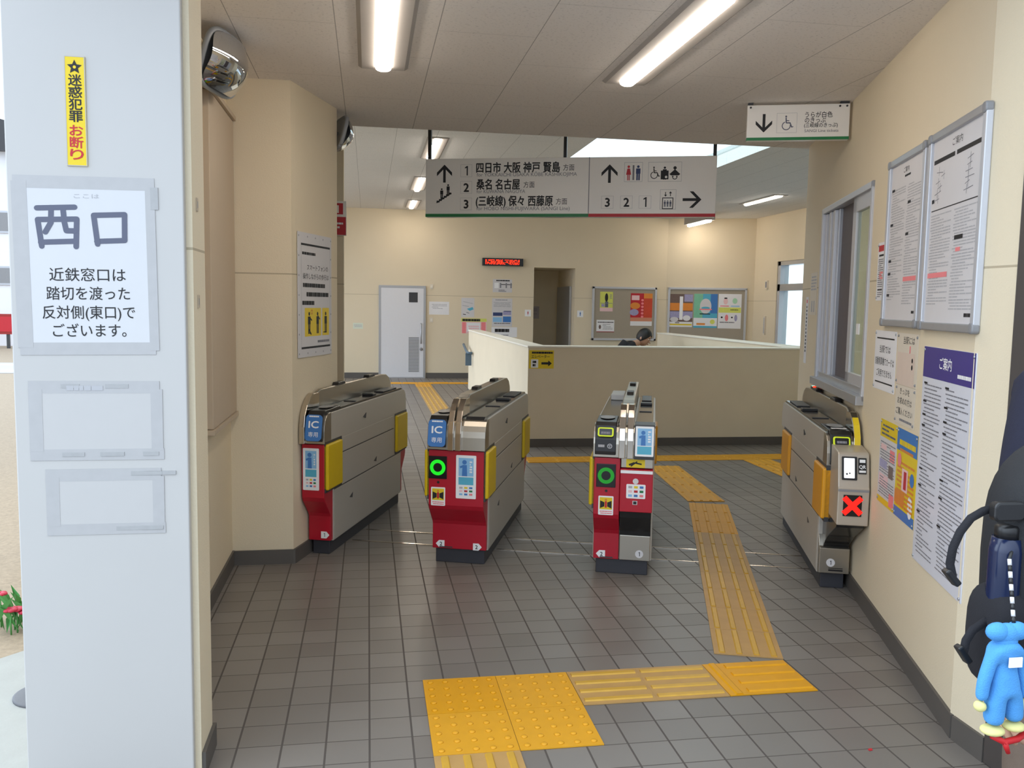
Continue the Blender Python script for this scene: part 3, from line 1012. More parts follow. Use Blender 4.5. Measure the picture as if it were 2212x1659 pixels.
m = M().quad(p[0] - .003, p[0] + .003, -H2 + .027, H2, ys, INK_GREY)
m.build('divider', sign)

# ------------------------------------------------------------------ small sign at the right wall
s2 = thing('ticket_sign', 'small white ceiling sign with down arrow and wheelchair mark, green lower edge', 'sign', G(2.05, .62, 2.645), ROT_G)
k = .00264
def S2(px, py):
    return (px - 1724) * k, (266 - py) * k
M().box(-.293, .293, -.022, .022, -.104, .104, SIGN_FACE).build('sign_panel', s2, bevel=.003)
M().box(-.293, .293, -.023, .023, -.103, -.086, P_GREEN).build('green_stripe', s2, label='green stripe')
m = M()
for x in (-.275, .235, .275):
    m.cyl((x, -.026, .09), (x, -.02, .09), .006, DARK_GREY, 10)
m.box(-.29, -.26, -.015, .015, .104, .12, DARK_GREY)
m.box(.24, .29, -.015, .015, .104, .12, DARK_GREY)
m.build('fixing', s2)
m = M()
def st2(t, px, py, hp, w, mt=INK):
    x, z = S2(px, py)
    m.text(t, x, z, hp * k, mt, -.0228, 'L', w * k, .008)
st2('うらが白色', 1739, 250, 11, 59); st2('のきっぷ', 1739, 262, 11, 45); st2('(三岐線のきっぷ)', 1738, 273, 9, 72); st2('SANGI Line tickets', 1739, 285, 7, 73, INK_GREY)
m.build('lettering', s2)
m = M()
arrow(m, *S2(1650, 267), .108, 180, -.0228, INK)
x, z = S2(1700, 267); wheelchair(m, x, z, .085, -.0228, INK_BLUEGREY)
frame_line(m, x - .058, x + .058, z - .058, z + .058, .0015, -.0228, INK_PALE)
m.build('pictogram', s2)

# ------------------------------------------------------------------ sheets on walls
def sheet(name, label, cat, loc, rotz, w, h, mt, t=.0015, group=None, pins=None, parent=None):
    """thin sheet: local origin at its centre on the wall face, front towards -y"""
    m = M().box(-w / 2, w / 2, -t, 0, -h / 2, h / 2, mt)
    o = m.build(name, parent, loc, rotz)
    if not parent:
        tag(o, label, cat, group)
    if pins:
        for sxx in (-1, 1):
            for szz in (-1, 1):
                q = M().lathe([(.006, 0), (.006, .003), (.003, .005)], 0, 0, pins, 10)
                q.v = [(sxx * (w / 2 - .014) + a, -t - c, szz * (h / 2 - .014) + b) for a, b, c in q.v]
                q.build('pin', o)
    return o

def on_rw(d0, d1, z0, z1, off=.0005):
    """centre, width, height of something between d0 (far) and d1 (near) on the right wall"""
    return G(RW - off, (d0 + d1) / 2, (z0 + z1) / 2), abs(d0 - d1), z1 - z0

# white cladding: sticker sign, notice, two emptied sleeves
PY = 2.7345
o = sheet('sticker_sign', 'narrow upright yellow sign with a star, high on the white cladding', 'sign', (-.839, PY, 2.075), 0, .056, .312, P_YELLOW, .003)
m = M()
frame_line(m, -.028, .028, -.156, .156, .0022, -.0034, INK_PALE)
m.build('border', o)
m = M()
st5 = [((.021 if i % 2 == 0 else .010) * math.sin(math.pi * i / 5), .125 + (.021 if i % 2 == 0 else .010) * math.cos(math.pi * i / 5)) for i in range(10)]
m.poly(st5, -.0036, INK); m.disc(0, .125, .0045, -.004, P_YELLOW, 12)
m.build('star', o)
m = M(); m.text('迷惑犯罪', 0, .088, .028, INK, -.0036, w=.036, bold=.02, vert=True); m.build('black_lettering', o); m = M(); m.text('お断り', 0, -.055, .028, P_RED, -.0036, w=.036, bold=.02, vert=True)
m.build('red_lettering', o)

o = sheet('west_exit_notice', 'white paper notice with two big characters taped to the white cladding', 'notice', (-.815, PY, 1.628), 0, .326, .462, mat('notice_paper', '#cfced0', .6, noise=.02), .001)
o.rotation_euler = (0, math.radians(-.6), 0)
m = M()
for i, (x0, x1, z0, z1) in enumerate(((-.20, .19, .225, .262), (-.20, .18, -.262, -.225), (-.205, -.163, -.24, .245), (.163, .19, -.25, .24))):
    m.box(x0, x1, -.0012 - .0003 * (i // 2), 0, z0, z1, TAPE)
m.box(.178, .2, -.0021, 0, .17, .235, TAPE_DARK)
m.build('tape', o)
m = M()
yy = -.0016
def strokes(cx, cz, s, segs, w):
    for (a, b), (c, d) in segs:
        m.line((cx + a * s, cz + b * s), (cx + c * s, cz + d * s), w, yy, INK_BLUEGREY)
        for q in ((a, b), (c, d)):
            m.disc(cx + q[0] * s, cz + q[1] * s, w / 2, yy, INK_BLUEGREY, 10)
strokes(-.082, .115, .115, [((-.48, .46), (.42, .5)), ((-.14, .48), (-.16, .1)), ((.14, .48), (.16, .12)), ((-.47, .17), (-.4, -.5)), ((-.47, .17), (.46, .2)),
        ((.46, .2), (.42, -.5)), ((-.42, -.4), (.42, -.36)), ((-.16, .1), (-.3, -.14)), ((.16, .12), (.2, -.1)), ((.2, -.1), (.4, -.1))], .0155)
strokes(.06, .112, .1, [((-.42, .38), (-.34, -.46)), ((-.42, .38), (.44, .42)), ((.44, .42), (.42, -.34)), ((-.36, -.38), (.42, -.34))], .0155)
m.build('large_lettering', o)
m = M()
m.text('ここは', .0, .205, .012, INK_PALE, yy, w=.07); m.build('small_lettering', o); m = M()
for t, z, w in (('近鉄窓口は', -.025, .212), ('踏切を渡った', -.080, .232), ('反対側(東口)で', -.136, .258), ('ございます。', -.190, .205)):
    m.text(t, -.005, z, .034, INK, yy, w=w, bold=.004)
m.build('lettering', o)

def sleeve(label, x0, x1, z0, z1, seed):
    w, h = x1 - x0, z1 - z0
    o = sheet('empty_sleeve', label, 'notice sleeve', ((x0 + x1) / 2, PY, (z0 + z1) / 2), 0, w, h, mat('cloudy_sleeve', '#bfbcba', .3, noise=.02), .001)
    m = M()
    rn = random.Random(seed)
    for i, (a0, a1, b0, b1) in enumerate(((-w / 2 - .03, w / 2 + .02, h / 2 - .012, h / 2 + .025), (-w / 2 - .03, w / 2 + .03, -h / 2 - .028, -h / 2 + .006), (-w / 2 - .03, -w / 2 + .008, -h / 2, h / 2), (w / 2 - .006, w / 2 + .028, -h / 2, h / 2))):
        m.box(a0, a1, -.0013 - .0003 * (i // 2), 0, b0, b1, TAPE)
    for i in range(5):
        x, z = rn.uniform(-w / 2 - .02, w / 2), rn.choice((h / 2 + .004, -h / 2 - .016))
        m.box(x, x + rn.uniform(.03, .09), -.0021 - .0002 * i, 0, z, z + .012, TAPE_DARK)
    m.build('tape', o)
    if seed == 3:
        m = M(); m.bars(-.09, .02, h / 2 - .004, h / 2 + .012, 1, INK_PALE, -.0021, 4, .9, 4)
        m.build('faded_print', o)
    return o
sleeve('larger empty taped sleeve under the white notice', -.965, -.645, 1.075, 1.262, 3)
sleeve('smaller empty taped sleeve, lowest on the white cladding', -.925, -.645, .845, .995, 5)

for z, lb in ((1.83, 'tiny beige plate on the wall edge beside the white cladding, upper of two'), (1.53, 'tiny beige plate on the wall edge beside the white cladding, lower of two')):
    o = sheet('wall_plate', lb, 'wall plate', (-.5265, 2.835, z), PI2, .022, .04, PANEL_BEIGE, .003)
    M().box(-.004, .004, -.0036, -.003, -.01, .01, MID_GREY).build('screw_slot', o)
# left wall: closed beige panel and the convex mirrors
pn = thing('wall_panel', 'large flat beige metal panel closed over the left wall', 'panel', (-.776, 4.70, 1.715), PI2)
M().box(-.375, .372, -.035, 0, -.81, .81, PANEL_BEIGE).build('panel_door', pn, bevel=.004)
M().box(-.40, .376, -.05, 0, .812, .835, PANEL_BEIGE).build('top_rail', pn)
M().box(-.40, .376, -.045, 0, -.835, -.812, PANEL_BEIGE).build('bottom_rail', pn)

def convex_mirror(label, loc, yaw, pitch, w, h, arm):
    r = thing('convex_mirror', label, 'mirror', loc)
    R = Matrix.Rotation(yaw, 4, 'Z') @ Matrix.Rotation(pitch, 4, 'X')
    m = M(); m.X = R
    n = 14
    def P(i, j, s=1.0, bulge=.09):
        u, v = -1 + 2 * i / n, -1 + 2 * j / n
        q = max(abs(u), abs(v)) or 1e-6
        rr = (abs(u) ** 4 + abs(v) ** 4) ** .25
        f = q / rr if rr else 1
        u, v = u * f, v * f
        return (u * w / 2 * s, -bulge * (1 - min(1, (u * u + v * v) / 1.6)), v * h / 2 * s)
    m.add([P(i, j) for j in range(n + 1) for i in range(n + 1)], [(j * (n + 1) + i, j * (n + 1) + i + 1, (j + 1) * (n + 1) + i + 1, (j + 1) * (n + 1) + i) for j in range(n) for i in range(n)], MIRROR, True)
    m.build('mirror_face', r)
    m = M(); m.X = R
    edge = [P(i, 0, 1.02) for i in range(n)] + [P(n, j, 1.02) for j in range(n)] + [P(n - i, n, 1.02) for i in range(n)] + [P(0, n - j, 1.02) for j in range(n)]
    m.tube([(a, 0.004, c) for a, b, c in edge] + [(edge[0][0], 0.004, edge[0][2])], .013, MIRROR_RIM, 8)
    m.add([(a, .012, c) for a, b, c in edge], [tuple(range(len(edge)))[::-1]], MIRROR_RIM)
    m.build('rim', r)
    m = M(); m.tube([tuple(R @ Vector((0, .012, 0))), arm], .012, MIRROR_RIM, 8)
    m.build('bracket', r)
    return r
convex_mirror('square convex mirror angled from the left wall under the ceiling', (-.66, 4.24, 2.618), 1.314, .30, .385, .25, (-.115, .02, -.02))
convex_mirror('convex mirror peeping out behind the angled pillar, right under the ceiling edge', (pe.x + .012, pe.y + .10, 2.625), 1.9, .25, .26, .2, (-.09, -.06, 0))

# poster on the angled pillar
c0 = G(-.80 + .0005, .155, 1.572)
o = sheet('walking_phone_poster', 'white poster with yellow picture panel laced to the angled pillar', 'poster', c0, math.radians(71), .522, .735, PAPER_SHADE, .003)
m = M()
frame_line(m, -.215, .235, -.315, .30, .004, -.0034, INK_PALE)
m.quad(-.215, .235, .292, .304, -.0036, INK); m.quad(-.215, .235, -.318, -.306, -.0036, INK)
m.build('border', o)
m = M()
for i in range(7):
    for xx in (-.247, .247):
        m.disc(xx, -.345 + .115 * i, .006, -.0036, MID_GREY, 8)
for xx in (-.12, 0, .12):
    for zz in (-.345, .345):
        m.disc(xx, zz, .006, -.0036, MID_GREY, 8)
m.build('eyelet', o)
m = M()
m.bars(-.2, .0, .235, .258, 1, INK, -.0036, 3, .7, 5); m.build('title', o); m = M()
m.text('スマートフォンの', .035, .165, .03, INK, -.0036, w=.33); m.text('操作しながらの歩行は', .01, .113, .03, INK, -.0036, w=.40)
m.build('lettering', o); m = M()
m.bars(-.19, .15, .045, .075, 1, INK, -.0036, 8, .8, 7); m.bars(-.16, .21, -.01, .022, 1, INK, -.0036, 9, .8, 7); m.bars(-.2, -.02, -.06, -.03, 1, INK, -.0036, 10, .8, 5)
m.build('lettering', o); m = M()
m.bars(.03, .22, -.29, -.27, 1, INK_GREY, -.0036, 11, .7, 6)
m.build('footer', o)
m = M()
m.quad(-.165, .085, -.245, -.075, -.0036, P_YELLOW); m.quad(.105, .215, -.245, -.075, -.0036, P_YELLOW)
for cx, lean in ((-.10, .03), (.03, -.01), (.16, 0)):
    figure(m, cx, -.165, .13, -.0040, INK)
m.line((-.1, -.13), (-.06, -.15), .01, -.0042, INK); m.line((-.11, -.2), (-.07, -.235), .012, -.0042, INK); m.line((.03, -.12), (.065, -.145), .009, -.0042, INK)
m.quad(.12, .165, -.228, -.222, -.0040, INK); m.ring(-.06, -.10, .010, .014, -.0040, P_RED, 16)
m.build('picture', o)

# red projecting sign on the wall end behind the pillar
o = thing('alarm_sign', 'red and white projecting sign high behind the angled pillar', 'sign', (-.285, 8.095, 2.295), 0)
M().box(-.09, .09, -.03, 0, -.155, .155, SIGN_FACE).build('sign_panel', o, bevel=.003)
m = M(); m.quad(-.082, .085, -.15, .012, -.031, P_RED); m.quad(-.08, .06, .035, .135, -.031, P_RED); m.quad(-.08, .022, .047, .115, -.0316, SIGN_FACE)
m.build('red_field', o)
m = M(); m.bars(-.06, .06, -.10, -.03, 2, WHITE, -.0318, 4, .5, 3)
m.build('lettering', o)

# right wall: frames, papers
def framed_notice(label, d0, d1, z0, z1, seed, kind):
    loc, w, h = on_rw(d0, d1, z0, z1)
    r = thing('notice_frame', label, 'notice frame', loc, ROT_RW)
    t = .038
    m = M()
    for sx_ in (-1, 1):
        m.rrect(sx_ * (w / 2 - .017) - .017, sx_ * (w / 2 - .017) + .017, -h / 2, h / 2, .012, -.025, 0, ALU_LIGHT)
    for sz_ in (-1, 1):
        m.rrect(-w / 2 + .02, w / 2 - .02, sz_ * (h / 2 - .016) - .016, sz_ * (h / 2 - .016) + .016, .004, -.024, 0, ALU)
    m.build('frame', r, bevel=.004)
    for sx_ in (-1, 1):
        for sz_ in (-1, 1):
            m = M().rrect(sx_ * (w / 2 - .018) - .02, sx_ * (w / 2 - .018) + .02, sz_ * (h / 2 - .018) - .02, sz_ * (h / 2 - .018) + .02, .014, -.029, 0, MID_GREY)
            m.build('corner_cap', r, bevel=.006)
    M().box(-w / 2 + .025, w / 2 - .025, -.012, -.002, -h / 2 + .025, h / 2 - .025, PAPER_SHADE).build('paper', r)
    y = -.0124
    m = M()
    a, b = -w / 2 + .05, w / 2 - .05
    top = h / 2 - .05
    if kind == 0:
        m.text('ご案内', -.02, top - .02, .022, INK, y, w=.085); m.bars(-.04, .05, top - .055, top - .042, 1, INK, y, 3, .7, 3)
        m.build('heading', r); m = M()
        m.bars(a, -.015, -h / 2 + .12, top - .09, 44, INK_PALE, y, seed, .42, 4); m.build('text_column', r); m = M(); m.bars(.015, b, -h / 2 + .1, top - .09, 46, INK_PALE, y, seed + 1, .42, 4)
        m.build('text_column', r)
        for zz, xx in ((.24, a), (.08, a), (.02, .02), (-.09, a), (-.15, a), (-.25, a), (.16, .03)):
            M().quad(xx, xx + .045, zz, zz + .012, y - .0008, INK).build('section_heading', r)
        m = M()
        m.bars(b - .07, b, -h / 2 + .06, -h / 2 + .075, 1, INK, y, 7, .8, 3)
    else:
        m.text('ご案内', .0, top - .02, .026, INK, y, w=.11)
        m.quad(a, -.02, top - .075, top - .058, y, INK); m.quad(.0, b, top - .075, top - .058, y, INK)
        for xx in (a + .02, .03):
            for i in range(6):
                rn = random.Random(seed * 10 + i + int(xx * 1000))
                x = xx + rn.uniform(0, .1); z = top - .11 - .022 * i
                m.line((x, z), (x + rn.uniform(.04, .10), z + rn.uniform(-.01, .01)), .003, y, INK_GREY)
                m.line((x + .03, z - .015), (x + .03, z + .02), .003, y, INK_GREY)
        m.quad(a, b, top - .262, top - .258, y, INK)
        m.build('diagram', r); m = M()
        m.bars(a, -.02, -h / 2 + .10, top - .275, 32, INK_PALE, y, seed, .42, 4); m.build('text_column', r); m = M(); m.bars(.01, b, -h / 2 + .08, top - .275, 34, INK_PALE, y, seed + 1, .42, 4)
        m.build('text_column', r)
        M().quad(.03, .12, -.05, -.034, y - .0008, INK).build('section_heading', r); M().quad(a, a + .03, .115, .13, y - .0008, INK).build('section_heading', r)
        m = M()
        m.bars(b - .09, b, -h / 2 + .055, -h / 2 + .072, 1, INK, y, 7, .8, 3)
    m.build('footer', r)
    m = M()
    m.quad(.02 if kind == 0 else a, b - .01 if kind == 0 else -.03, -.185, -.165, y - .0006, P_PINK)
    if kind:
        m.quad(.05, .1, -.095, -.08, y - .0006, P_PINK)
    m.build('pink_heading', r, label='pink heading')
    return r
framed_notice('silver framed paper notice, the one nearer the office window', -.385, -.965, 1.465, 2.245, 21, 0)
framed_notice('silver framed paper notice with two small diagrams, the one nearer the entrance', -1.005, -1.635, 1.462, 2.25, 33, 1)

loc, w, h = on_rw(-.18, -.37, 1.588, 1.878)
o = sheet('red_headed_leaflet', 'small white leaflet with red heading between window and silver frames', 'leaflet', loc, ROT_RW, w, h, PAPER, .001, pins=ALU)
m = M(); m.quad(-w / 2 + .012, w / 2 - .02, h / 2 - .045, h / 2 - .015, -.0015, P_RED); m.build('red_heading', o)
m = M(); m.quad(-.07, .06, .075, .085, -.0015, INK); m.quad(-.07, .06, -.095, -.087, -.0015, INK); m.bars(-.075, .07, -.08, .065, 14, INK_GREY, -.0015, 5, .5, 4); m.bars(-.07, .06, -.13, -.1, 3, INK_GREY, -.0015, 6, .5, 4); m.build('printed_text', o)
m = M(); m.bars(-.05, .07, -.04, .0, 3, P_PINK, -.0018, 9, .8, 3); m.build('pink_marks', o)

loc, w, h = on_rw(-.222, -.612, 1.148, 1.44)
o = sheet('ruled_notice', 'white notice between two black rules under the framed notices', 'notice', loc, ROT_RW, w, h, PAPER, .0012, pins=ALU)
m = M(); m.quad(-.16, .16, .105, .112, -.0017, INK); m.quad(-.16, .16, -.112, -.105, -.0017, INK); m.build('rule', o)
m = M(); m.text('当駅では', 0, .055, .032, INK, -.0017, w=.20); m.text('自動精算機でカードは', 0, -.005, .034, INK, -.0017, w=.34); m.text('ご利用できません', 0, -.062, .032, INK, -.0017, w=.28); m.build('lettering', o)

loc, w, h = on_rw(-.632, -.948, 1.205, 1.438)
o = sheet('cream_notice', 'cream paper notice with faded middle, above the ticket reminder notice', 'notice', loc, ROT_RW, w, h, CREAM_PAPER, .0012, pins=MID_GREY)
m = M(); m.quad(-.15, .12, -.115, .03, -.0016, mat('faded_pink_paper', '#dcc9ba', .6, noise=.04)); m.build('faded_patch', o)
m = M(); m.text('当駅には', .02, .085, .03, INK, -.0017, w=.17); m.quad(.035, .05, .03, .062, -.0018, P_PINK)
m.disc(.085, .0, .011, -.002, INK, 10); m.disc(.085, -.03, .012, -.002, INK, 10); m.build('lettering', o)
loc, w, h = on_rw(-.645, -.95, 1.028, 1.203)
o = sheet('ticket_reminder_notice', 'cream paper notice of three large text lines above the coloured flyers', 'notice', loc, ROT_RW, w, h, CREAM_PAPER, .0012, pins=MID_GREY)
m = M(); m.text('きっぷを', -.01, .062, .026, INK, -.0017, w=.15); m.text('お求めの方は', -.005, .018, .028, INK, -.0017, w=.22); m.text('ご購入ください', -.005, -.03, .028, INK, -.0017, w=.25)
m.bars(-.07, .12, -.075, -.06, 1, INK_GREY, -.0017, 3, .7, 6); m.build('lettering', o)

loc, w, h = on_rw(-.42, -.715, .61, 1.015)
o = sheet('yellow_pink_flyer', 'flyer with yellow head and crowded pink and grey print, left of the pair', 'flyer', loc, ROT_RW, w, h, PAPER_SHADE, .001, pins=ALU)
m = M(); m.quad(-w / 2, w / 2, h / 2 - .085, h / 2, -.0014, P_YELLOW); m.build('yellow_band', o); m = M(); m.quad(-w / 2, w / 2, -h / 2, -h / 2 + .03, -.0014, P_YELLOW); m.build('yellow_band', o)
m = M(); m.bars(-.12, .12, .125, .185, 3, INK_BLUEGREY, -.0018, 2, .45, 3); m.bars(-.13, .13, -.16, .1, 20, INK_GREY, -.0015, 12, .4, 4); m.build('printed_text', o)
m = M(); m.quad(.04, .12, .02, .075, -.0017, P_PINK); m.quad(-.12, -.02, .06, .085, -.0017, P_PALEPINK); m.quad(-.13, .0, -.03, .01, -.0017, P_LILAC); m.quad(.03, .11, -.06, .0, -.0017, P_BROWN); m.quad(.06, .14, -.19, -.13, -.0017, P_PINK); m.quad(-.13, .03, -.12, -.06, -.0017, P_PALEPINK); m.build('picture', o)
loc, w, h = on_rw(-.718, -1.025, .61, 1.012)
o = sheet('blue_yellow_flyer', 'flyer with blue head and yellow body, right of the pair beside the fare board', 'flyer', loc, ROT_RW, w, h, P_YELLOW, .001, pins=ALU)
m = M(); m.quad(-w / 2, w / 2, h / 2 - .10, h / 2, -.0014, P_BLUE); m.build('blue_band', o); m = M(); m.quad(-w / 2, w / 2, -h / 2, -h / 2 + .045, -.0014, P_BLUE); m.build('blue_band', o)
m = M(); m.bars(-.13, .13, .125, .155, 1, P_YELLOW, -.0018, 7, .8, 5); m.bars(-.1, .1, .1, .115, 1, P_ORANGE, -.0018, 8, .8, 5); m.build('heading', o); m = M(); m.bars(-.13, .13, -.15, .06, 10, P_ORANGE, -.0018, 9, .5, 3); m.build('printed_text', o)
m = M(); m.quad(-.05, .04, -.07, .03, -.002, P_PALEPINK); m.quad(-.02, .02, -.06, .02, -.0023, P_RED); m.disc(.1, .0, .03, -.002, P_BLUE); m.quad(-.15, .0, -.14, -.08, -.002, P_ORANGE); m.disc(.09, -.12, .035, -.002, WHITE, rz=.05); m.disc(-.1, .06, .03, -.002, P_PINK); m.build('picture', o)

loc, w, h = on_rw(-1.045, -1.63, .50, 1.395)
o = sheet('fare_board', 'tall white information board with purple heading, near the entrance', 'information board', loc, ROT_RW, w, h, mat('board_white', '#dcdde6', .3, noise=.02), .004, pins=ALU)
m = M(); m.quad(-w / 2 + .001, w / 2 - .001, h / 2 - .125, h / 2 - .001, -.0045, P_PURPLE); m.build('purple_heading', o)
m = M(); m.text('ご案内', -.02, h / 2 - .06, .04, WHITE, -.005, w=.14, bold=.015); m.build('heading', o); m = M(); m.bars(.12, .26, h / 2 - .105, h / 2 - .085, 1, WHITE, -.005, 3, .7, 6); m.build('lettering', o)
m = M()
for xa, xb, sd in ((-.26, -.05, 51), (.0, .25, 52)):
    m = M(); m.bars(xa, xb, -.41, .30, 45, INK_GREY, -.0045, sd, .32, 5)
    for zz in (.295, .22, .165, .12, -.06, -.13, -.24):
        m.quad(xa - .005, xa + .035, zz, zz + .008, -.0052, INK)
    m.build('text_column', o)

loc, w, h = on_rw(1.87, 1.80, 1.14, 1.63)
o = sheet('upright_text_strip', 'narrow upright paper strip of text at the far end of the right wall', 'notice', loc, ROT_RW, .10, h, PAPER, .0012)
m = M()
for i in range(13):
    z = .17 - .027 * i
    m.bars(-.018, .024, z - .009, z + .009, 1, INK, -.0017, i, .9, 2)
m.quad(-.025, .025, .20, .225, -.0017, P_PINK)
m.build('lettering', o)
loc, w, h = on_rw(1.75, 1.45, 1.50, 1.80)
o = sheet('faded_leaflet', 'pale faded leaflet between the upright strip and the office window', 'leaflet', loc, ROT_RW, .25, h, CREAM_PAPER, .001)
m = M(); m.bars(-.1, .1, .02, .13, 5, INK_PALE, -.0015, 4, .5, 2); m.quad(-.06, -.02, -.13, -.05, -.0015, INK_PALE); m.quad(.02, .06, -.13, -.05, -.0015, INK_PALE); m.build('printed_text', o)

# office window in the right wall (structure): frame, open slot, sliding sash
loc, w, h = on_rw(WD1, WD0, WZ0, WZ1, 0)
def wd_(d):
    return (WD0 + WD1) / 2 - d          # local x of a wall position d
m = M()
fx0, fx1 = -w / 2, w / 2
m.box(fx0, fx0 + .05, -.012, .06, -h / 2, h / 2, ALU_LIGHT)
for i in range(6):
    m.box(fx0 + .05 + .064 * i, fx0 + .112 + .064 * i, .004 + .016 * (i % 2), .05, -h / 2 + .04, h / 2 - .04, ALU_LIGHT if i % 2 == 0 else ALU)
m.box(fx1 - .035, fx1, -.012, .16, -h / 2, h / 2, ALU_LIGHT)
m.box(fx0, fx1, -.012, .16, h / 2 - .035, h / 2, ALU_LIGHT)
m.box(fx0, fx1, -.04, .16, -h / 2 - .02, -h / 2 + .03, ALU)
m.box(fx0, fx1, .0, .16, -h / 2 + .03, -h / 2 + .07, ALU)
win = struct('window_1', m, loc=loc, rotz=ROT_RW, bevel=.002)
m = M()
s0 = wd_(.47)
m.box(s0, s0 + .085, .004, .034, -h / 2 + .06, h / 2 - .03, ALU_LIGHT)
m.box(fx1 - .07, fx1 - .035, .004, .034, -h / 2 + .06, h / 2 - .03, ALU_LIGHT)
m.box(s0, fx1 - .035, .004, .034, h / 2 - .12, h / 2 - .03, ALU_LIGHT)
m.box(s0, fx1 - .035, .004, .034, -h / 2 + .06, -h / 2 + .13, ALU_LIGHT)
M_sash = m.build('sliding_sash', win, bevel=.002)
m = M().box(s0 + .085, fx1 - .07, .016, .021, -h / 2 + .13, h / 2 - .12, GLASS)
m.build('window_pane', M_sash)
m = M().box(s0 + .20, s0 + .26, .009, .0155, -.23, -.17, WHITE)
m.build('pane_label', M_sash)
m = M().box(wd_(.95), wd_(.50), .040, .048, -h / 2 + .03, h / 2 - .035, mat('slot_dark', '#5d5456', .6, noise=.06))  # dark sheet standing in for the shade inside the open slot
m.build('dark_slot_sheet', win)

# ------------------------------------------------------------------ far wall things
dr = struct('door_1', M().box(.257, 1.122, YF - .045, YF - .005, .02, 1.845, DOOR_WHITE), bevel=.003)
m = M()
m.box(.215, .257, YF - .05, YF + .02, 0, 1.89, ALU); m.box(1.122, 1.165, YF - .05, YF + .02, 0, 1.89, ALU); m.box(.257, 1.122, YF - .05, YF + .02, 1.845, 1.89, ALU)
m.box(.257, 1.122, YF - .05, YF + .02, 0, .02, ALU)
m.build('door_frame', dr)
m = M().box(.822, 1.0, YF - .05, YF - .044, 1.553, 1.755, DARK_GREY); m.build('door_window', dr)
m = M()
for i in range(24):
    m.box(.82, 1.03, YF - .052, YF - .044, .135 + .03 * i, .152 + .03 * i, MID_GREY)
m.build('louver', dr)
m = M(); m.tube([(1.07, YF - .05, 1.12), (1.07, YF - .10, 1.10), (1.07, YF - .10, .74), (1.07, YF - .05, .72)], .014, ALU, 8); m.build('door_handle', dr)
m = M(); m.cyl((1.075, YF - .07, .60), (1.075, YF - .04, .60), .03, MID_GREY, 14); m.build('lock', dr)

def on_far(name, label, cat, px0, px1, z0, z1, mt, group=None, t=.002):
    return sheet(name, label, cat, ((px0 + px1) / 2, YF - .0005, (z0 + z1) / 2), 0, px1 - px0, z1 - z0, mt, t, group)
YL = -.0032
led = thing('led_display', 'slim black display with glowing red letters on the far wall', 'display', (2.743, YF, 2.41), 0)
M().box(-.425, .425, -.09, 0, -.078, .078, SCREEN).build('display_case', led, bevel=.004)
m = M(); rn = random.Random(4)
for k in range(9):
    cx = -.33 + .08 * k
    for i in range(5):
        for j in range(6):
            if rn.random() < .62:
                m.quad(cx - .036 + .015 * i, cx - .024 + .015 * i, -.05 + .017 * j, -.036 + .017 * j, -.0905, LED_RED)
m.build('led_dots', led)
o = on_far('lined_notice', 'pale paper notice right of the white door', 'notice', 1.236, 1.648, 1.31, 1.575, PAPER)
m = M(); m.bars(-.15, .16, -.02, .09, 4, INK_PALE, YL, 3, .4, 4); m.build('printed_text', o)
o = on_far('switch_plate', 'small beige wall plate above the lined notice', 'wall plate', 1.25, 1.32, 1.83, 1.93, CREAM_PAPER, t=.012)
M().box(-.02, .02, -.018, -.011, -.025, .025, CAP).build('button', o)
o = on_far('switch_plate', 'small beige wall plate below the lined notice', 'wall plate', 1.25, 1.32, 1.15, 1.25, CREAM_PAPER, t=.012)
M().box(-.02, .02, -.018, -.011, -.025, .025, CAP).build('button', o)
o = on_far('blue_sketch_poster', 'pale grey poster with blue sketch left of the tall poster', 'poster', 1.90, 2.17, 1.27, 1.665, PAPER_SHADE)
m = M(); m.poly([(-.02, -.03), (.1, .01), (.12, -.04), (.04, -.07)], YL, P_TEAL); m.line((-.1, .12), (.1, .08), .012, YL, INK_PALE); m.line((-.11, .04), (.02, .02), .014, YL, INK_PALE); m.line((-.1, -.14), (-.04, -.15), .014, YL, INK); m.line((-.03, -.1), (.03, -.12), .014, YL, INK_GREY); m.build('picture', o)
o = on_far('yellow_heading_strip', 'yellow strip of black lettering under the blue sketch poster', 'notice', 1.90, 2.43, 1.175, 1.24, P_LIME)
m = M(); m.bars(-.24, .25, -.025, .025, 1, INK, YL, 5, .95, 10); m.build('lettering', o)
o = on_far('pink_notice', 'pale notice with two pink side bands under the yellow strip', 'notice', 1.91, 2.43, .93, 1.17, P_PALEPINK)
m = M(); m.quad(-.25, -.17, -.115, .115, YL, P_PINK); m.quad(.15, .24, -.115, .115, YL, P_PINK); m.quad(-.15, .13, -.08, .1, YL, PAPER); m.bars(-.12, .1, -.04, .05, 2, P_PALEPINK, YL - .0006, 3, .7, 4); m.build('picture', o)
o = on_far('access_map_notice', 'white notice with a small black route diagram, below the red display', 'notice', 2.55, 2.955, 1.79, 2.06, PAPER_SHADE)
m = M(); m.bars(-.15, .15, .09, .125, 1, INK, YL, 4, .7, 6); m.quad(-.05, .2, .02, .034, YL, INK)
for x in (-.04, .08, .18):
    m.quad(x - .014, x + .014, -.045, .06, YL - .0005, INK_GREY)
m.quad(-.17, -.08, -.05, .06, YL, WHITE); m.bars(-.08, .08, -.125, -.075, 2, INK_GREY, YL, 6, .6, 4); m.build('picture', o)
o = on_far('train_poster', 'tall grey poster with four blue photo panels below the route notice', 'poster', 2.54, 2.965, 1.08, 1.665, PAPER_SHADE)
m = M(); m.quad(-.19, .01, -.07, .0, YL, P_NAVY); m.quad(.02, .19, -.05, .03, YL, P_LILAC); m.quad(-.19, .0, -.2, -.1, YL, P_SKY); m.quad(.02, .19, -.2, -.08, YL, P_BLUE); m.quad(.04, .19, .02, .035, YL - .0005, P_NAVY); m.build('picture', o)
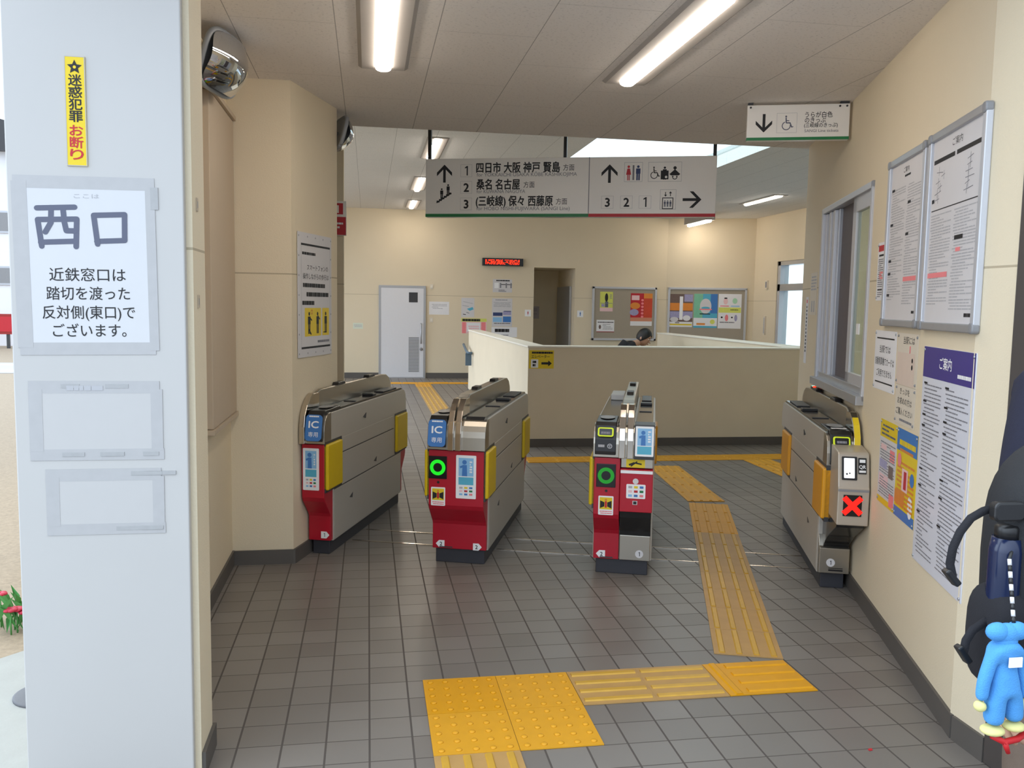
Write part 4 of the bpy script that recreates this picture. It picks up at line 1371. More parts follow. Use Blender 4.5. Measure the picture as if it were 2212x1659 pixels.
m = M(); m.bars(-.16, .15, .25, .27, 1, INK_GREY, YL, 2, .6, 4); m.bars(-.18, .18, .11, .22, 5, INK_PALE, YL, 3, .5, 2); m.bars(-.19, .18, -.235, -.215, 1, INK, YL, 4, .6, 4); m.build('printed_text', o)
o = on_far('bold_text_notice', 'white notice of bold black characters just above the white parapet', 'notice', 2.535, 3.075, .86, 1.07, PAPER)
m = M(); m.bars(-.2, .2, -.005, .075, 1, INK, YL, 5, .85, 7); m.build('heading', o); m = M(); m.bars(-.17, .16, -.075, -.05, 1, INK_GREY, YL, 6, .7, 5); m.build('lettering', o)
for x, mt, sk, lb in ((3.3, P_RED, True, 'small white square with red figure left of the passage'), (4.425, P_BLUE, False, 'small white square with blue figure right of the passage')):
    o = on_far('toilet_sign', lb, 'sign', x - .065, x + .065, 1.30, 1.44, WHITE, t=.006)
    m = M(); figure(m, 0, 0, .085, -.0068, mt, sk); m.build('pictogram', o)
o = sheet('passage_notice', 'grey lilac paper on the left inside wall of the passage', 'notice', (3.65, 19.2995, 1.37), 0, .42, .28, mat('lilac_grey_paper', '#b6adb0', .6, noise=.03), .002)
m = M(); m.bars(-.18, .16, -.05, .1, 4, INK_GREY, YL, 3, .3, 3); m.build('printed_text', o)
o = on_far('faint_notice', 'small faint greenish paper left of the white door', 'notice', -.30, -.10, 1.0, 1.12, mat('pale_mint_paper', '#d9decb', .6, noise=.03))
m = M(); m.bars(-.08, .08, -.03, .03, 2, INK_PALE, YL, 3, .4, 4); m.build('printed_text', o)

# poster boards
def poster_board(label, loc, rotz, w, h):
    r = thing('poster_board', label, 'poster board', loc, rotz)
    M().box(-w / 2 + .03, w / 2 - .03, -.02, 0, -h / 2 + .03, h / 2 - .03, BOARD_FELT).build('felt_panel', r)
    m = M()
    m.box(-w / 2, -w / 2 + .045, -.04, 0, -h / 2, h / 2, ALU_LIGHT); m.box(w / 2 - .045, w / 2, -.04, 0, -h / 2, h / 2, ALU_LIGHT)
    m.box(-w / 2, w / 2, -.04, 0, h / 2 - .045, h / 2, ALU_LIGHT); m.box(-w / 2, w / 2, -.04, 0, -h / 2, -h / 2 + .045, ALU_LIGHT)
    m.build('frame', r, bevel=.004)
    return r
poster_board('grey felt poster board on the straight far wall beside the passage', (5.385, YF, 1.385), 0, 1.42, 1.135)
B2 = K1 + EW * .862
poster_board('grey felt poster board with three posters, right of the wall bend', (B2.x, B2.y, 1.385), ROT_G, 1.64, 1.165)
YB1 = YF - .0205
def bsheet(name, label, x0, x1, z0, z1, mt):
    return sheet(name, label, 'poster', ((x0 + x1) / 2, YB1, (z0 + z1) / 2), 0, x1 - x0, z1 - z0, mt, .002)
def b2sheet(name, label, u0, u1, z0, z1, mt):
    p = K1 + EW * ((u0 + u1) / 2) - ED * .0205
    return sheet(name, label, 'poster', (p.x, p.y, (z0 + z1) / 2), ROT_G, u1 - u0, z1 - z0, mt, .002)
o = bsheet('yellow_dancer_poster', 'yellow poster with a dark figure, top left of the left poster board', 4.845, 5.125, 1.43, 1.845, P_LIME)
m = M(); m.disc(0, .085, .035, YL, INK, rz=.09); m.quad(-.03, .04, -.12, .0, YL, INK_BLUEGREY); m.quad(-.11, -.04, -.11, -.05, YL, P_LILAC); m.quad(-.13, .13, -.04, -.03, YL, INK_GREY); m.quad(-.14, .14, -.207, -.13, YL - .0004, P_PALEPINK); m.bars(.07, .12, .06, .16, 4, INK_GREY, YL, 4, .5, 1); m.build('picture', o)
o = bsheet('white_card_poster', 'white card with dark red base line, lower left of the left poster board', 4.78, 5.17, .99, 1.25, PAPER)
m = M(); m.quad(-.195, .195, -.13, -.115, YL, P_DRED); m.bars(-.17, .18, .07, .09, 1, INK, YL, 3, .8, 6); m.bars(-.06, .16, -.08, .05, 5, INK_PALE, YL, 5, .5, 3); m.disc(-.12, -.02, .025, YL, P_BROWN, rz=.045); m.build('picture', o)
o = bsheet('red_poster', 'large red and orange poster on the right of the left poster board', 5.52, 6.0, 1.135, 1.825, P_RED)
m = M(); m.quad(.05, .24, -.17, .345, YL, P_ORANGE); m.quad(.05, .24, -.17, .24, YL - .0004, mat('print_vermilion', '#cf4626', .5, noise=.15, nscale=9)); m.quad(-.22, -.05, .2, .3, YL, P_PALEPINK); m.disc(-.14, .08, .11, YL, P_ORANGE, rz=.07); m.disc(-.16, -.06, .1, YL - .0004, P_LILAC, rz=.07)
m.quad(-.24, .24, -.25, -.17, YL - .0004, mat('print_salmon', '#cf8a6c', .5, noise=.05)); m.quad(-.24, .24, -.345, -.25, YL, PAPER)
for i in range(6):
    m.disc(.02, .2 - .07 * i, .03, YL - .0008, P_PINK, 9, rz=.026)
m.build('picture', o)
o = b2sheet('autumn_poster', 'brown, gold and lilac poster with a white strip, left of three', .085, .565, 1.125, 1.825, P_BROWN)
m = M(); m.quad(-.24, .24, .0, .16, YL, P_ORANGE); m.quad(.06, .24, .19, .345, YL, P_LILAC); m.quad(-.24, -.06, .19, .345, YL, P_BROWN); m.quad(-.24, .24, -.16, -.02, YL, P_LILAC); m.disc(.12, -.16, .08, YL - .0004, PAPER, rz=.06); m.disc(-.14, -.19, .09, YL - .0004, PAPER_SHADE, rz=.05)
m.quad(-.035, .035, -.2, .3, YL - .0008, WHITE); m.quad(-.24, .24, -.35, -.24, YL - .0004, PAPER); m.quad(-.23, .23, -.315, -.285, YL - .0008, P_YELLOW); m.quad(-.12, -.03, -.27, -.255, YL - .0008, INK); m.build('picture', o)
o = b2sheet('green_blue_poster', 'green and blue poster with a pale dome shape, middle of three', .59, 1.08, 1.115, 1.835, P_TEAL)
m = M(); m.quad(-.245, -.06, -.15, .36, YL, mat('print_mint', '#7fc2a0', .5, noise=.15, nscale=9)); m.quad(.1, .245, -.05, .36, YL, P_BLUE); m.disc(0, .1, .12, YL - .0004, PAPER_SHADE, rz=.16); m.disc(0, .06, .09, YL - .0008, P_TEAL, rz=.03); m.quad(-.13, .13, .02, .045, YL - .0012, P_PINK); m.quad(-.12, .1, -.075, -.055, YL - .0008, INK)
m.quad(-.245, .245, -.36, -.15, YL - .0004, PAPER); m.quad(-.18, .0, -.3, -.26, YL - .0008, P_ORANGE); m.quad(-.245, .245, -.36, -.32, YL - .0008, P_TEAL); m.disc(.15, -.23, .05, YL - .0008, P_LIME); m.build('picture', o)
o = b2sheet('cartoon_manners_poster', 'white poster with small pink and blue drawings, right of three', 1.10, 1.575, 1.11, 1.84, PAPER)
m = M(); m.disc(-.09, .21, .045, YL, P_PALEPINK, rz=.07); m.disc(-.09, .275, .035, YL - .0004, INK, rz=.015); m.disc(.1, .22, .05, YL, mat('print_mint2', '#a9d6b4', .5, noise=.05), rz=.06); m.quad(-.2, -.02, .1, .12, YL, P_PINK); m.quad(.02, .2, .1, .12, YL, P_SKY); m.quad(-.23, .23, -.03, .08, YL, P_LIME); m.bars(.0, .2, .02, .04, 1, INK, YL - .0004, 2, .7, 4)
m.disc(-.06, -.14, .035, YL, P_PINK, rz=.07); m.disc(.13, -.14, .03, YL, P_LILAC, rz=.07); m.disc(-.16, -.13, .02, YL, INK); m.disc(.05, -.13, .018, YL, INK); m.bars(-.2, .2, -.25, -.22, 1, INK_GREY, YL, 5, .7, 5); m.build('picture', o)

# small boxes on the far right wall
o = sheet('wall_box', 'small beige box on the far right wall beside the far window, upper', 'wall box', (W3X - .0005, 16.5, 2.03), -PI2, .1, .17, CREAM_PAPER, .03)
M().quad(-.03, .03, -.06, .06, -.031, INK_GREY).build('cover_slot', o)
o = sheet('wall_box', 'narrow tall beige box on the far right wall beside the far window, lower', 'wall box', (W3X - .0005, 16.52, 1.2), -PI2, .07, .38, CREAM_PAPER, .03)
M().quad(-.02, .02, -.16, .16, -.031, INK_PALE).build('cover_slot', o)

# yellow notice on the parapet
o = sheet('lift_notice', 'yellow lift notice with black arrow at the left end of the parapet', 'notice', (1.845, YP - .0005, .955), 0, .272, .198, P_YELLOW, .002)
m = M(); m.bars(-.12, .125, .06, .085, 1, INK, YL, 4, .85, 9); m.text('エレベーター', -.01, .03, .032, INK, YL, w=.2, bold=.01); m.build('lettering', o)
m = M(); m.quad(-.115, -.035, -.09, .0, YL, WHITE); m.bars(-.1, -.05, -.08, -.01, 2, INK, YL - .0005, 2, .7, 2); m.build('lift_symbol', o)
m = M(); m.quad(.0, .085, -.055, -.03, YL, INK); m.poly([(.075, -.075), (.075, -.01), (.115, -.043)], YL, INK); m.build('arrow', o)
# slate-blue handrail end at the far end of the white parapet
hr = thing('handrail', 'slate blue handrail end at the far left corner of the white parapet', 'handrail', (XP0 - .001, 14.0, 0), 0)
m = M(); m.tube([(-.09, .55, .85), (-.09, .1, .76), (-.085, -.1, .74), (-.02, -.12, .74)], .022, TEAL_STICK, 10); m.build('rail', hr)
m = M(); m.tube([(-.09, .3, .80), (-.06, .3, .70), (0, .3, .70)], .012, TEAL_STICK, 8); m.build('bracket', hr)
m = M(); m.box(-.12, -.02, -.02, 0.0, .53, .73, TEAL_STICK); m.build('end_plate', hr)

# ------------------------------------------------------------------ ticket gates
HOOD = [(-.088, .70), (-.088, .775), (-.082, .81), (-.068, .84), (-.045, .862), (-.015, .873), (.02, .875)]
def gate_body(r, hw):
    m = M()
    m.prism([(.055, .083), (1.455, .083), (1.455, .69), (1.59, .70), (1.59, .79), (1.575, .84), (1.54, .868), (1.50, .875)] + HOOD[::-1] + [(.055, .70)], 'x', -hw, hw, STEEL_SIDE)
    m.build('body', r, bevel=.003)
    m = M()
    p = [(a - .003, b + (.003 if b > .86 else 0)) for a, b in HOOD]
    m.prism(p + [(.02, .872), (.02, .70)], 'x', -hw - .002, hw + .002, STEEL)
    m.build('hood', r, bevel=.002)
    M().box(-hw + .02, hw - .02, .045, 1.465, 0, .084, PLINTH).build('plinth', r, bevel=.004)

def side_panels(r, x, sgn):
    for (y0, y1, z0, z1) in ((.07, 1.44, .092, .395), (.20, 1.27, .405, .60), (.20, 1.27, .61, .70)):
        a, b = sorted((x, x + sgn * .002))
        M().box(a, b, y0, y1, z0, z1, STEEL_SIDE).build('side_panel', r, bevel=.001)
    for (y0, y1, z) in ((.07, 1.44, .397), (.20, 1.27, .603)):
        a, b = sorted((x, x + sgn * .0008))
        M().box(a, b, y0, y1, z, z + .006, DARK_GREY).build('panel_seam', r)
    for (y, z) in ((.62, .785), (.36, .30), (.84, .45)):
        a, b = sorted((x, x + sgn * .0035))
        M().prism([(y - .03, z - .008), (y + .03, z + .014), (y + .022, z - .02)], 'x', a, b, DARK_GREY).build('keyhole', r)

def cover(r, x0, x1, mt, rear=False):
    p = [(.02, .09), (.057, .09), (.057, .695), (-.08, .695), (-.08, .375), (-.07, .35), (.008, .262), (.02, .24)]
    if rear:
        p = [(1.51 - a, b) for a, b in p]
    return M().prism(p, 'x', x0, x1, mt).build('rear_cover' if rear else 'front_cover', r, bevel=.003)

def flap(r, x, sgn, y0, y1, mt):
    a, b = sorted((x - sgn * .028, x + sgn * .022))
    M().box(a, b, y0, y1, .42, .695, mt).build('flap', r, bevel=.010, seg=3)
    a, b = sorted((x - sgn * .02, x + sgn * .004))
    M().box(a, b, y0 + .0, y1 + .025, .405, .71, DARK_GREY).build('flap_recess', r)

RAIL = [(-.112, .70), (-.112, .80), (-.098, .865), (-.062, .925), (-.02, .96), (.03, .985)]
def fin(r, x0, x1, ridges=2):
    gap = .010
    w = (x1 - x0 - gap * (ridges - 1)) / ridges
    for i in range(ridges):
        a = x0 + i * (w + gap)
        M().prism(RAIL + [(.12, .985), (.12, .86), (.0, .86), (-.05, .80), (-.08, .70)], 'x', a, a + w, CHROME).build('front_ridge', r, bevel=.003)
    m = M().prism([(.06, .87), (.06, .93), (.10, .985), (.16, 1.0), (1.36, 1.0), (1.46, .992), (1.53, .965), (1.575, .92), (1.585, .87)], 'x', x0 + .006, x1 - .006, STEEL)
    m.build('guard_rail', r, bevel=.005)
    xc = (x0 + x1) / 2
    for y in (.42, 1.02):
        m = M().prism([(y, 1.0), (y + .02, 1.018), (y + .13, 1.018), (y + .15, 1.0)], 'x', xc - .02, xc + .02, BLACK)
        m.build('sensor', r, bevel=.003)

def top_panel(r, x0, x1, slot=True):
    m = M()
    m.prism([(-.035, .868), (-.012, .889), (1.49, .889), (1.53, .874)], 'x', x0, x1, BLACK_GLOSS)
    m.build('top_panel', r, bevel=.003)
    if slot:
        M().box(x0 + .01, x1 - .01, .5, .52, .889, .894, DARK_GREY).build('top_ridge', r, bevel=.002)
        M().box(x0 + .01, x1 - .01, .86, .93, .889, .905, BLACK).build('ticket_track', r, bevel=.003)
        M().box(x0 + .015, x1 - .015, 1.1, 1.42, .889, .898, DARK_GREY).build('rear_pad', r, bevel=.003)

def reader(r, x0, x1, live=True):
    """sloping card reader over the hood between x0 and x1"""
    prof = [(-.10, .715), (-.102, .735), (-.098, .80), (-.07, .875), (-.045, .893), (.20, .899), (.20, .875), (-.02, .87), (-.085, .80), (-.088, .715)]
    w = x1 - x0
    m = M().prism(prof, 'x', x0 + .008, x1 - .008, BLACK)
    rd = m.build('card_reader', r, bevel=.004)
    xc = (x0 + x1) / 2
    m = M()
    n = 24
    m.add([(xc + .042 * math.cos(2 * math.pi * i / n), .10 + .075 * math.sin(2 * math.pi * i / n), .9015) for i in range(n)], [tuple(range(n))], MID_GREY)
    m.build('touch_pad', rd, label='grey oval pad')
    return rd, xc

def tilt(m, xc, y, z, ang=.19):
    """put following local x-z drawing on the sloping front of a reader"""
    m.X = Matrix.Translation((xc, y, z)) @ Matrix.Rotation(-ang, 4, 'X')
    return m

def ic_sticker(r, rd, xc, hw):
    m = tilt(M(), xc, -.1035, .80)
    m.rrect(-hw, hw, -.08, .075, .022, -.003, .004, P_BLUE)
    s = m.build('ic_sticker', r, label='blue rounded card-only sticker')
    m = tilt(M(), xc, -.1035, .80)
    m.text('IC', 0, .018, .045, WHITE, -.0036, w=.06, bold=.025); m.build('lettering', s); m = tilt(M(), xc, -.1035, .80); m.text('専用', 0, -.042, .026, WHITE, -.0036, w=.06)
    m.build('lettering', s); m = tilt(M(), xc, -.1035, .80)
    m.bars(-hw + .02, hw - .02, .06, .07, 1, WHITE, -.0036, 3, .8, 4)
    m.build('small_print', s)

def reader_marks(r, rd, xc):
    m = tilt(M(), xc, -.1005, .842, .35)
    m.rrect(-.044, .044, -.026, .026, .012, -.006, .0, RING)
    m.build('light_ring', rd, bevel=.002, label='yellow-green ring')
    m = tilt(M(), xc, -.1005, .842, .35)
    m.rrect(-.035, .035, -.018, .018, .006, -.0075, -.004, SCREEN)
    m.bars(-.025, .025, -.012, .002, 1, INK_GREY, -.008, 3, .9, 3)
    m.build('small_screen', rd)
    m = tilt(M(), xc, -.1035, .765, .02)
    m.bars(-.04, -.005, -.008, .008, 1, INK_PALE, -.0006, 3, .9, 4)
    m.ring(.024, .0, .009, .014, -.0006, INK_PALE, 20); m.quad(.018, .030, .001, .005, -.0008, INK_PALE); m.quad(.022, .026, -.008, .004, -.0008, INK_PALE)
    m.build('card_marks', rd)

def ring_display(r, xc, z, led, y=-.0805):
    m = M().box(xc - .054, xc + .054, y - .004, y + .01, z - .066, z + .066, SCREEN)
    d = m.build('display_screen', r, bevel=.002)
    m = M().ring(xc, z, .026, .046, y - .0048, led, 36)
    m.build('green_ring', d, label='glowing green ring')

def warning_sticker(r, xc, z, y=-.081):
    m = M().rrect(xc - .042, xc + .042, z - .054, z + .054, .005, y - .0012, y + .004, WHITE)
    s = m.build('warning_sticker', r, label='white sticker with yellow picture of closing doors')
    m = M(); yy = y - .0018
    m.quad(xc - .035, xc + .035, z - .022, z + .046, yy, P_YELLOW)
    m.poly([(xc - .032, z + .028), (xc - .008, z + .018), (xc - .008, z - .005), (xc - .032, z - .016)], yy - .0005, INK)
    m.poly([(xc + .032, z + .028), (xc + .008, z + .018), (xc + .008, z - .005), (xc + .032, z - .016)], yy - .0005, INK)
    m.disc(xc, z + .032, .007, yy - .0006, P_ORANGE, 10); m.quad(xc - .006, xc + .006, z - .012, z + .024, yy - .0008, P_RED)
    m.bars(xc - .034, xc + .034, z - .050, z - .028, 2, P_PINK, yy, 3, .5, 4)
    m.build('picture', s)

def info_sticker(r, x0, x1, z0, z1, y, icons=True, X=None):
    m = M()
    if X:
        m.X = X
    m.rrect(x0, x1, z0, z1, .005, y - .0012, y + .004, WHITE)
    s = m.build('info_sticker', r, label='white sticker with blue figure panel')
    m = M(); yy = y - .0018
    if X:
        m.X = X
    w, h = x1 - x0, z1 - z0
    e = .012 * (h / .26 + .3)
    zm = z0 + h * (.52 if icons else .36)
    m.quad(x0 + e, x1 - e, zm, z1 - e, yy, P_SKY)
    cx = x0 + w * .42
    zt_ = (zm + z1) / 2
    hh = (z1 - zm)
    m.disc(cx, zt_ + hh * .17, hh * .11, yy - .0005, P_BLUE, 14)
    m.poly([(cx - .10 * w, zt_ + hh * .04), (cx + .12 * w, zt_ + hh * .04), (cx + .14 * w, zm), (cx - .12 * w, zm)], yy - .0005, P_BLUE)
    m.line((cx - .22 * w, zt_ - hh * .08), (cx, zt_ + hh * .0), .012, yy - .0005, P_BLUE)
    m.bars(x0 + w * .68, x1 - e * 1.5, zm + hh * .15, z1 - e * 2, 5, WHITE, yy - .0007, 3, .6, 1)
    zb = z0 + (h * .32 if icons else e)
    m.quad(x0 + e, x1 - e, zb, zm - e * .4, yy, P_TEAL)
    if icons:
        icon_grid(m, x0 + e, x1 - e, z0 + e, zb - e * .5, yy)
    m.build('picture', s)

def icon_grid(m, x0, x1, z0, z1, yy):
    cols = [INK_PALE, P_YELLOW, P_BLUE, P_PALEPINK, P_RED, P_GREEN, P_SKY, P_BLUE, P_PINK]
    for i in range(3):
        for j in range(3):
            cx, cz = x0 + (x1 - x0) * (j + .5) / 3, z1 - (z1 - z0) * (i + .5) / 3
            m.quad(cx - (x1 - x0) * .11, cx + (x1 - x0) * .11, cz - (z1 - z0) * .09, cz + (z1 - z0) * .09, yy - .0003, cols[i * 3 + j])

def number_tag(r, xc, z, digit, point, y):
    m = M(); s = .021
    if point == 'L':
        pts = [(xc - s * 1.5, z), (xc - s * .6, z + s), (xc + s, z + s), (xc + s, z - s), (xc - s * .6, z - s)]
    elif point == 'R':
        pts = [(xc + s * 1.5, z), (xc + s * .6, z - s), (xc - s, z - s), (xc - s, z + s), (xc + s * .6, z + s)]
    else:
        pts = [(xc + s * 1.1 * math.cos(math.pi * i / 8), z + s * 1.1 * math.sin(math.pi * i / 8)) for i in range(16)]
    m.prism([(a, b) for a, b in pts], 'y', y - .0012, y + .003, WHITE if point != 'O' else PAPER_SHADE)
    t = m.build('number_tag', r)
    m = M(); m.one(xc, z, .024, INK, y - .0018) if digit == '1' else m.text(digit, xc, z, .026, INK, y - .0018, bold=.02)
    m.build('digit', t)

def gate(label, w):
    return thing('ticket_gate', label, 'ticket gate', G(w, 0), ROT_G, 'station ticket gates')

# first gate: half machine against the angled pillar
g = gate('half-width red and steel ticket gate against the angled pillar, leftmost of four', -.7205)
hw = .0735
gate_body(g, hw)
cover(g, -hw + .004, hw - .004, RED); cover(g, -hw + .004, hw - .004, RED, True)
side_panels(g, hw, 1)
flap(g, hw, 1, -.075, .165, YELLOW); flap(g, hw, 1, 1.30, 1.57, YELLOW)
fin(g, -hw, -hw + .034, 1)
top_panel(g, -hw + .036, hw - .010)
rd, xc = reader(g, -hw + .030, hw)
ic_sticker(g, rd, xc + .0, .050)
info_sticker(g, -.062, .038, .42, .672, -.081)
number_tag(g, .03, .125, '1', 'R', .019)

# second gate
g = gate('full-width red ticket gate with bright green ring and two stickers, second from the left', .148)
hw = .168
gate_body(g, hw)
cover(g, -hw + .006, hw - .006, RED); cover(g, -hw + .006, hw - .006, RED, True)
side_panels(g, hw, 1); side_panels(g, -hw, -1)
for s_ in (1, -1):
    flap(g, s_ * hw, s_, -.075, .165, YELLOW); flap(g, s_ * hw, s_, 1.30, 1.57, YELLOW)
fin(g, -.045, .033)
top_panel(g, .042, hw - .012); top_panel(g, -hw + .012, -.05, False)
rd, xc = reader(g, -hw, -.05)
ic_sticker(g, rd, xc, .052)
ring_display(g, -.108, .595, LED_GREEN)
M().disc(-.105, .508, .008, -.0812, BLACK, 12).build('lens', g)
warning_sticker(g, -.105, .425)
info_sticker(g, .0, .118, .42, .672, -.081)
number_tag(g, -.11, .118, '2', 'L', .019); number_tag(g, .105, .11, '2', 'R', .019)
M().box(-.12, -.04, .0175, .025, .096, .103, DARK_GREY).build('vent_slot', g)

# third gate: ticket side on the right half
g = gate('ticket gate with dim green ring, black slot and silver foot, beside the yellow path', 1.102)
gate_body(g, hw)
cover(g, -hw + .006, -.018, RED); cover(g, -hw + .006, hw - .006, RED, True)
side_panels(g, -hw, -1); side_panels(g, hw, 1)
flap(g, -hw, -1, -.075, .165, YELLOW); flap(g, -hw, -1, 1.30, 1.57, YELLOW)
flap(g, hw, 1, 1.30, 1.57, ORANGE)
fin(g, -.028, .052)
top_panel(g, .06, hw - .012); top_panel(g, -hw + .012, -.034, False)
M().box(-hw + .03, -.045, 1.12, 1.4, .889, .93, mat('pale_grey_cover', '#c9cbcc', .4, noise=.03)).build('rear_reader', g, bevel=.006)
rd, xc = reader(g, -hw, -.036)
reader_marks(g, rd, xc)
ring_display(g, -.095, .595, LED_GREEN_DIM)
M().disc(-.092, .508, .008, -.0812, BLACK, 12).build('lens', g)
warning_sticker(g, -.092, .425)
number_tag(g, -.115, .118, '2', 'L', .019)
M().box(-.125, -.05, .0175, .025, .096, .103, DARK_GREY).build('vent_slot', g)
m = M().prism([(-.118, .70), (-.118, .715), (-.100, .89), (.0, .895), (.0, .70)], 'x', .056, hw - .002, DARK_GREY)
m.build('ticket_head', g, bevel=.003)
info_sticker(g, .0 - .05, .05, .0, .165, 0, False, Matrix.Translation((.112, -.1195, .718)) @ Matrix.Rotation(-.104, 4, 'X'))
m = M().prism([(-.085, .645), (-.085, .70), (.0, .70), (.0, .645)], 'x', -.014, hw - .006, STEEL)
m.build('slot_bezel', g, bevel=.003)
m = M(); m.rrect(.015, .118, .648, .694, .003, -.0868, -.083, P_YELLOW)
s = m.build('slot_sticker', g, label='small yellow sticker')
m = M(); m.line((.03, .662), (.06, .675), .010, -.0874, INK); m.line((.06, .675), (.1, .668), .008, -.0874, INK); m.line((.04, .655), (.075, .682), .007, -.0874, INK); m.build('picture', s)
m = M().prism([(-.105, .40), (-.105, .62), (-.09, .640), (.0, .640), (.0, .40)], 'x', -.016, hw - .004, RED)
b_ = m.build('ticket_box', g, bevel=.004, label='red ticket box')
m = M().box(-.014, hw - .006, -.108, -.10, .618, .634, WHITE).build('pale_edge', b_)
m = M(); m.disc(.07, .575, .016, -.106, PAPER_SHADE, 18); m.build('round_label', b_)
m = M(); m.rrect(.02, .125, .478, .558, .006, -.1065, -.103, WHITE)
s = m.build('icon_sticker', b_)
m = M(); icon_grid(m, .026, .119, .482, .554, -.107); m.build('picture', s)
m = M(); m.box(.056, .082, -.1065, -.103, .443, .465, PAPER_SHADE); m.box(.060, .078, -.1075, -.106, .446, .462, BLACK); m.build('socket', b_)
m = M().prism([(.055, .235), (.055, .40), (-.085, .40), (-.07, .36), (.012, .262), (.02, .235)], 'x', -.014, hw - .008, BLACK_GLOSS)
m.build('ticket_slot', g, bevel=.003, label='glossy black slot section')
m = M().box(-.014, hw - .008, .018, .057, .09, .235, STEEL).build('foot_panel', g, bevel=.003)
number_tag(g, .10, .13, '1', 'O', .016)

# fourth gate: half machine at the right wall with the protruding reader box
g = gate('silver half-width ticket gate with red cross display against the right wall', 2.262)
hw = .082
gate_body(g, hw)
side_panels(g, -hw, -1)
flap(g, -hw, -1, -.10, .165, ORANGE); flap(g, -hw, -1, 1.10, 1.40, ORANGE)
fin(g, hw - .036, hw, 1)
m = M()
m.prism([(-.1145, .735), (-.1145, .80), (-.1005, .867), (-.0645, .929), (-.022, .964), (-.03, .955), (-.06, .91), (-.095, .80), (-.1, .735)], 'x', hw - .034, hw - .004, P_YELLOW)
s = m.build('rail_sticker', g, label='yellow strip sticker')
m = M(); m.bars(hw - .028, hw - .010, .745, .80, 5, INK, -.1150, 3, .9, 1); m.build('lettering', s)
m = M().box(hw - .03, hw - .008, 1.2, 1.27, 1.0, 1.018, BLACK); l = m.build('lamp_block', g)
M().box(hw - .028, hw - .010, 1.19, 1.215, 1.004, 1.022, LED_RED).build('red_lamp', l); M().box(hw - .028, hw - .010, 1.225, 1.25, 1.004, 1.022, LED_TEAL).build('teal_lamp', l)
top_panel(g, -hw + .008, hw - .04)
rd, xc = reader(g, -hw + .004, hw - .036)
reader_marks(g, rd, xc)
m = M(); m.add([(xc - .04, -.028, .9006), (xc + .04, -.028, .9006), (xc + .04, .005, .9012), (xc - .04, .005, .9012)], [(0, 1, 2, 3)], PAPER); m.build('reader_label', rd)
bx0, bx1 = -.064, hw + .008
m = M().prism([(-.10, .45), (-.305, .44), (-.305, .632), (-.30, .64), (-.262, .80), (-.25, .812), (-.09, .83)], 'x', bx0, bx1, mat('warm_silver_plastic', '#b9ae9f', .38, .25, noise=.03))
bx = m.build('reader_box', g, bevel=.006)
m = M().box(bx0 + .002, bx1 - .002, -.3065, -.30, .616, .628, MID_GREY); m.build('seam', bx)
m = M().box(-.036, .054, -.3085, -.30, .49, .60, SCREEN); d = m.build('cross_display', bx)
m = M()
for a in (1, -1):
    m.line((.009 - .042, .545 - .042 * a), (.009 + .042, .545 + .042 * a), .027, -.3092, LED_X)
m.build('red_cross', d, label='glowing red cross')
X = Matrix.Translation((0, -.3015, .64)) @ Matrix.Rotation(-.234, 4, 'X')
m = M(); m.X = X; m.rrect(-.046, .028, .035, .155, .004, -.003, .004, BLACK)
d = m.build('scanner_bezel', bx)
m = M(); m.X = X; m.rrect(-.036, .016, .045, .147, .003, -.0045, -.002, LED_WHITE)
m.disc(-.022, .066, .005, -.005, DARK_GREY, 10); m.disc(-.008, .07, .004, -.005, DARK_GREY, 10); m.build('lit_window', d)
m = M(); m.X = X; m.rrect(.034, .074, .068, .15, .003, -.003, .004, BLACK)
d = m.build('scanner_label', bx)
m = M(); m.X = X; m.text('QR', .054, .105, .020, WHITE, -.0036, w=.032, bold=.02); m.quad(.04, .068, .126, .142, -.0036, WHITE); m.bars(.038, .07, .074, .088, 1, WHITE, -.0036, 3, .8, 4); m.build('lettering', d)
m = M().prism([(.055, .235), (.055, .46), (-.30, .455), (-.285, .425), (-.10, .33), (.0, .262), (.02, .235)], 'x', bx0 + .004, hw - .006, BLACK_GLOSS)
m.build('under_recess', g, bevel=.004, label='dark recess under the reader box')
m = M().prism([(.055, .086), (.055, .30), (.02, .24), (.0, .235), (.0, .095)], 'x', -hw + .002, hw - .004, STEEL); m.build('foot_panel', g, bevel=.003)
number_tag(g, -.02, .155, '1', 'O', -.001)
m = M(); m.box(-.03, .045, -.002, .004, .108, .117, BLACK); m.box(-.03, .045, -.002, .004, .122, .126, BLACK); m.build('vent_slot', g)

# ------------------------------------------------------------------ outdoors seen past the left edge
fl = thing('flower_clump', 'small clump of red flowers and green leaves on the gravel outside', 'flowers', (-1.66, 4.35, -.056))
m = M(); rn = random.Random(2)
for i in range(26):
    a, L = rn.uniform(0, 6.28), rn.uniform(.08, .2)
    x, y = rn.uniform(-.1, .12), rn.uniform(-.1, .1)
    tip = (x + math.cos(a) * L * .6, y + math.sin(a) * L * .6, L)
    s_ = (-math.sin(a) * .014, math.cos(a) * .014)
    mid = ((x + tip[0]) / 2, (y + tip[1]) / 2, L * .75)
    m.add([(x, y, 0), (mid[0] + s_[0], mid[1] + s_[1], mid[2]), tip, (mid[0] - s_[0], mid[1] - s_[1], mid[2])], [(0, 1, 2), (0, 2, 3)], GREEN_LEAF)
m.build('leaf', fl)['kind'] = 'stuff'
for i in range(7):
    x, y, z = rn.uniform(-.16, .06), rn.uniform(-.1, .08), rn.uniform(.1, .19)
    m = M(); m.tube([(x, y, 0), (x, y, z)], .004, GREEN_LEAF, 6)
    b_ = m.build('stem', fl)
    m = M()
    for k_ in range(6):
        a = k_ * math.pi / 3
        m.ell((x + .018 * math.cos(a), y + .018 * math.sin(a), z), (.017, .017, .008), PETAL, 8, 5)
    m.build('petals', b_)
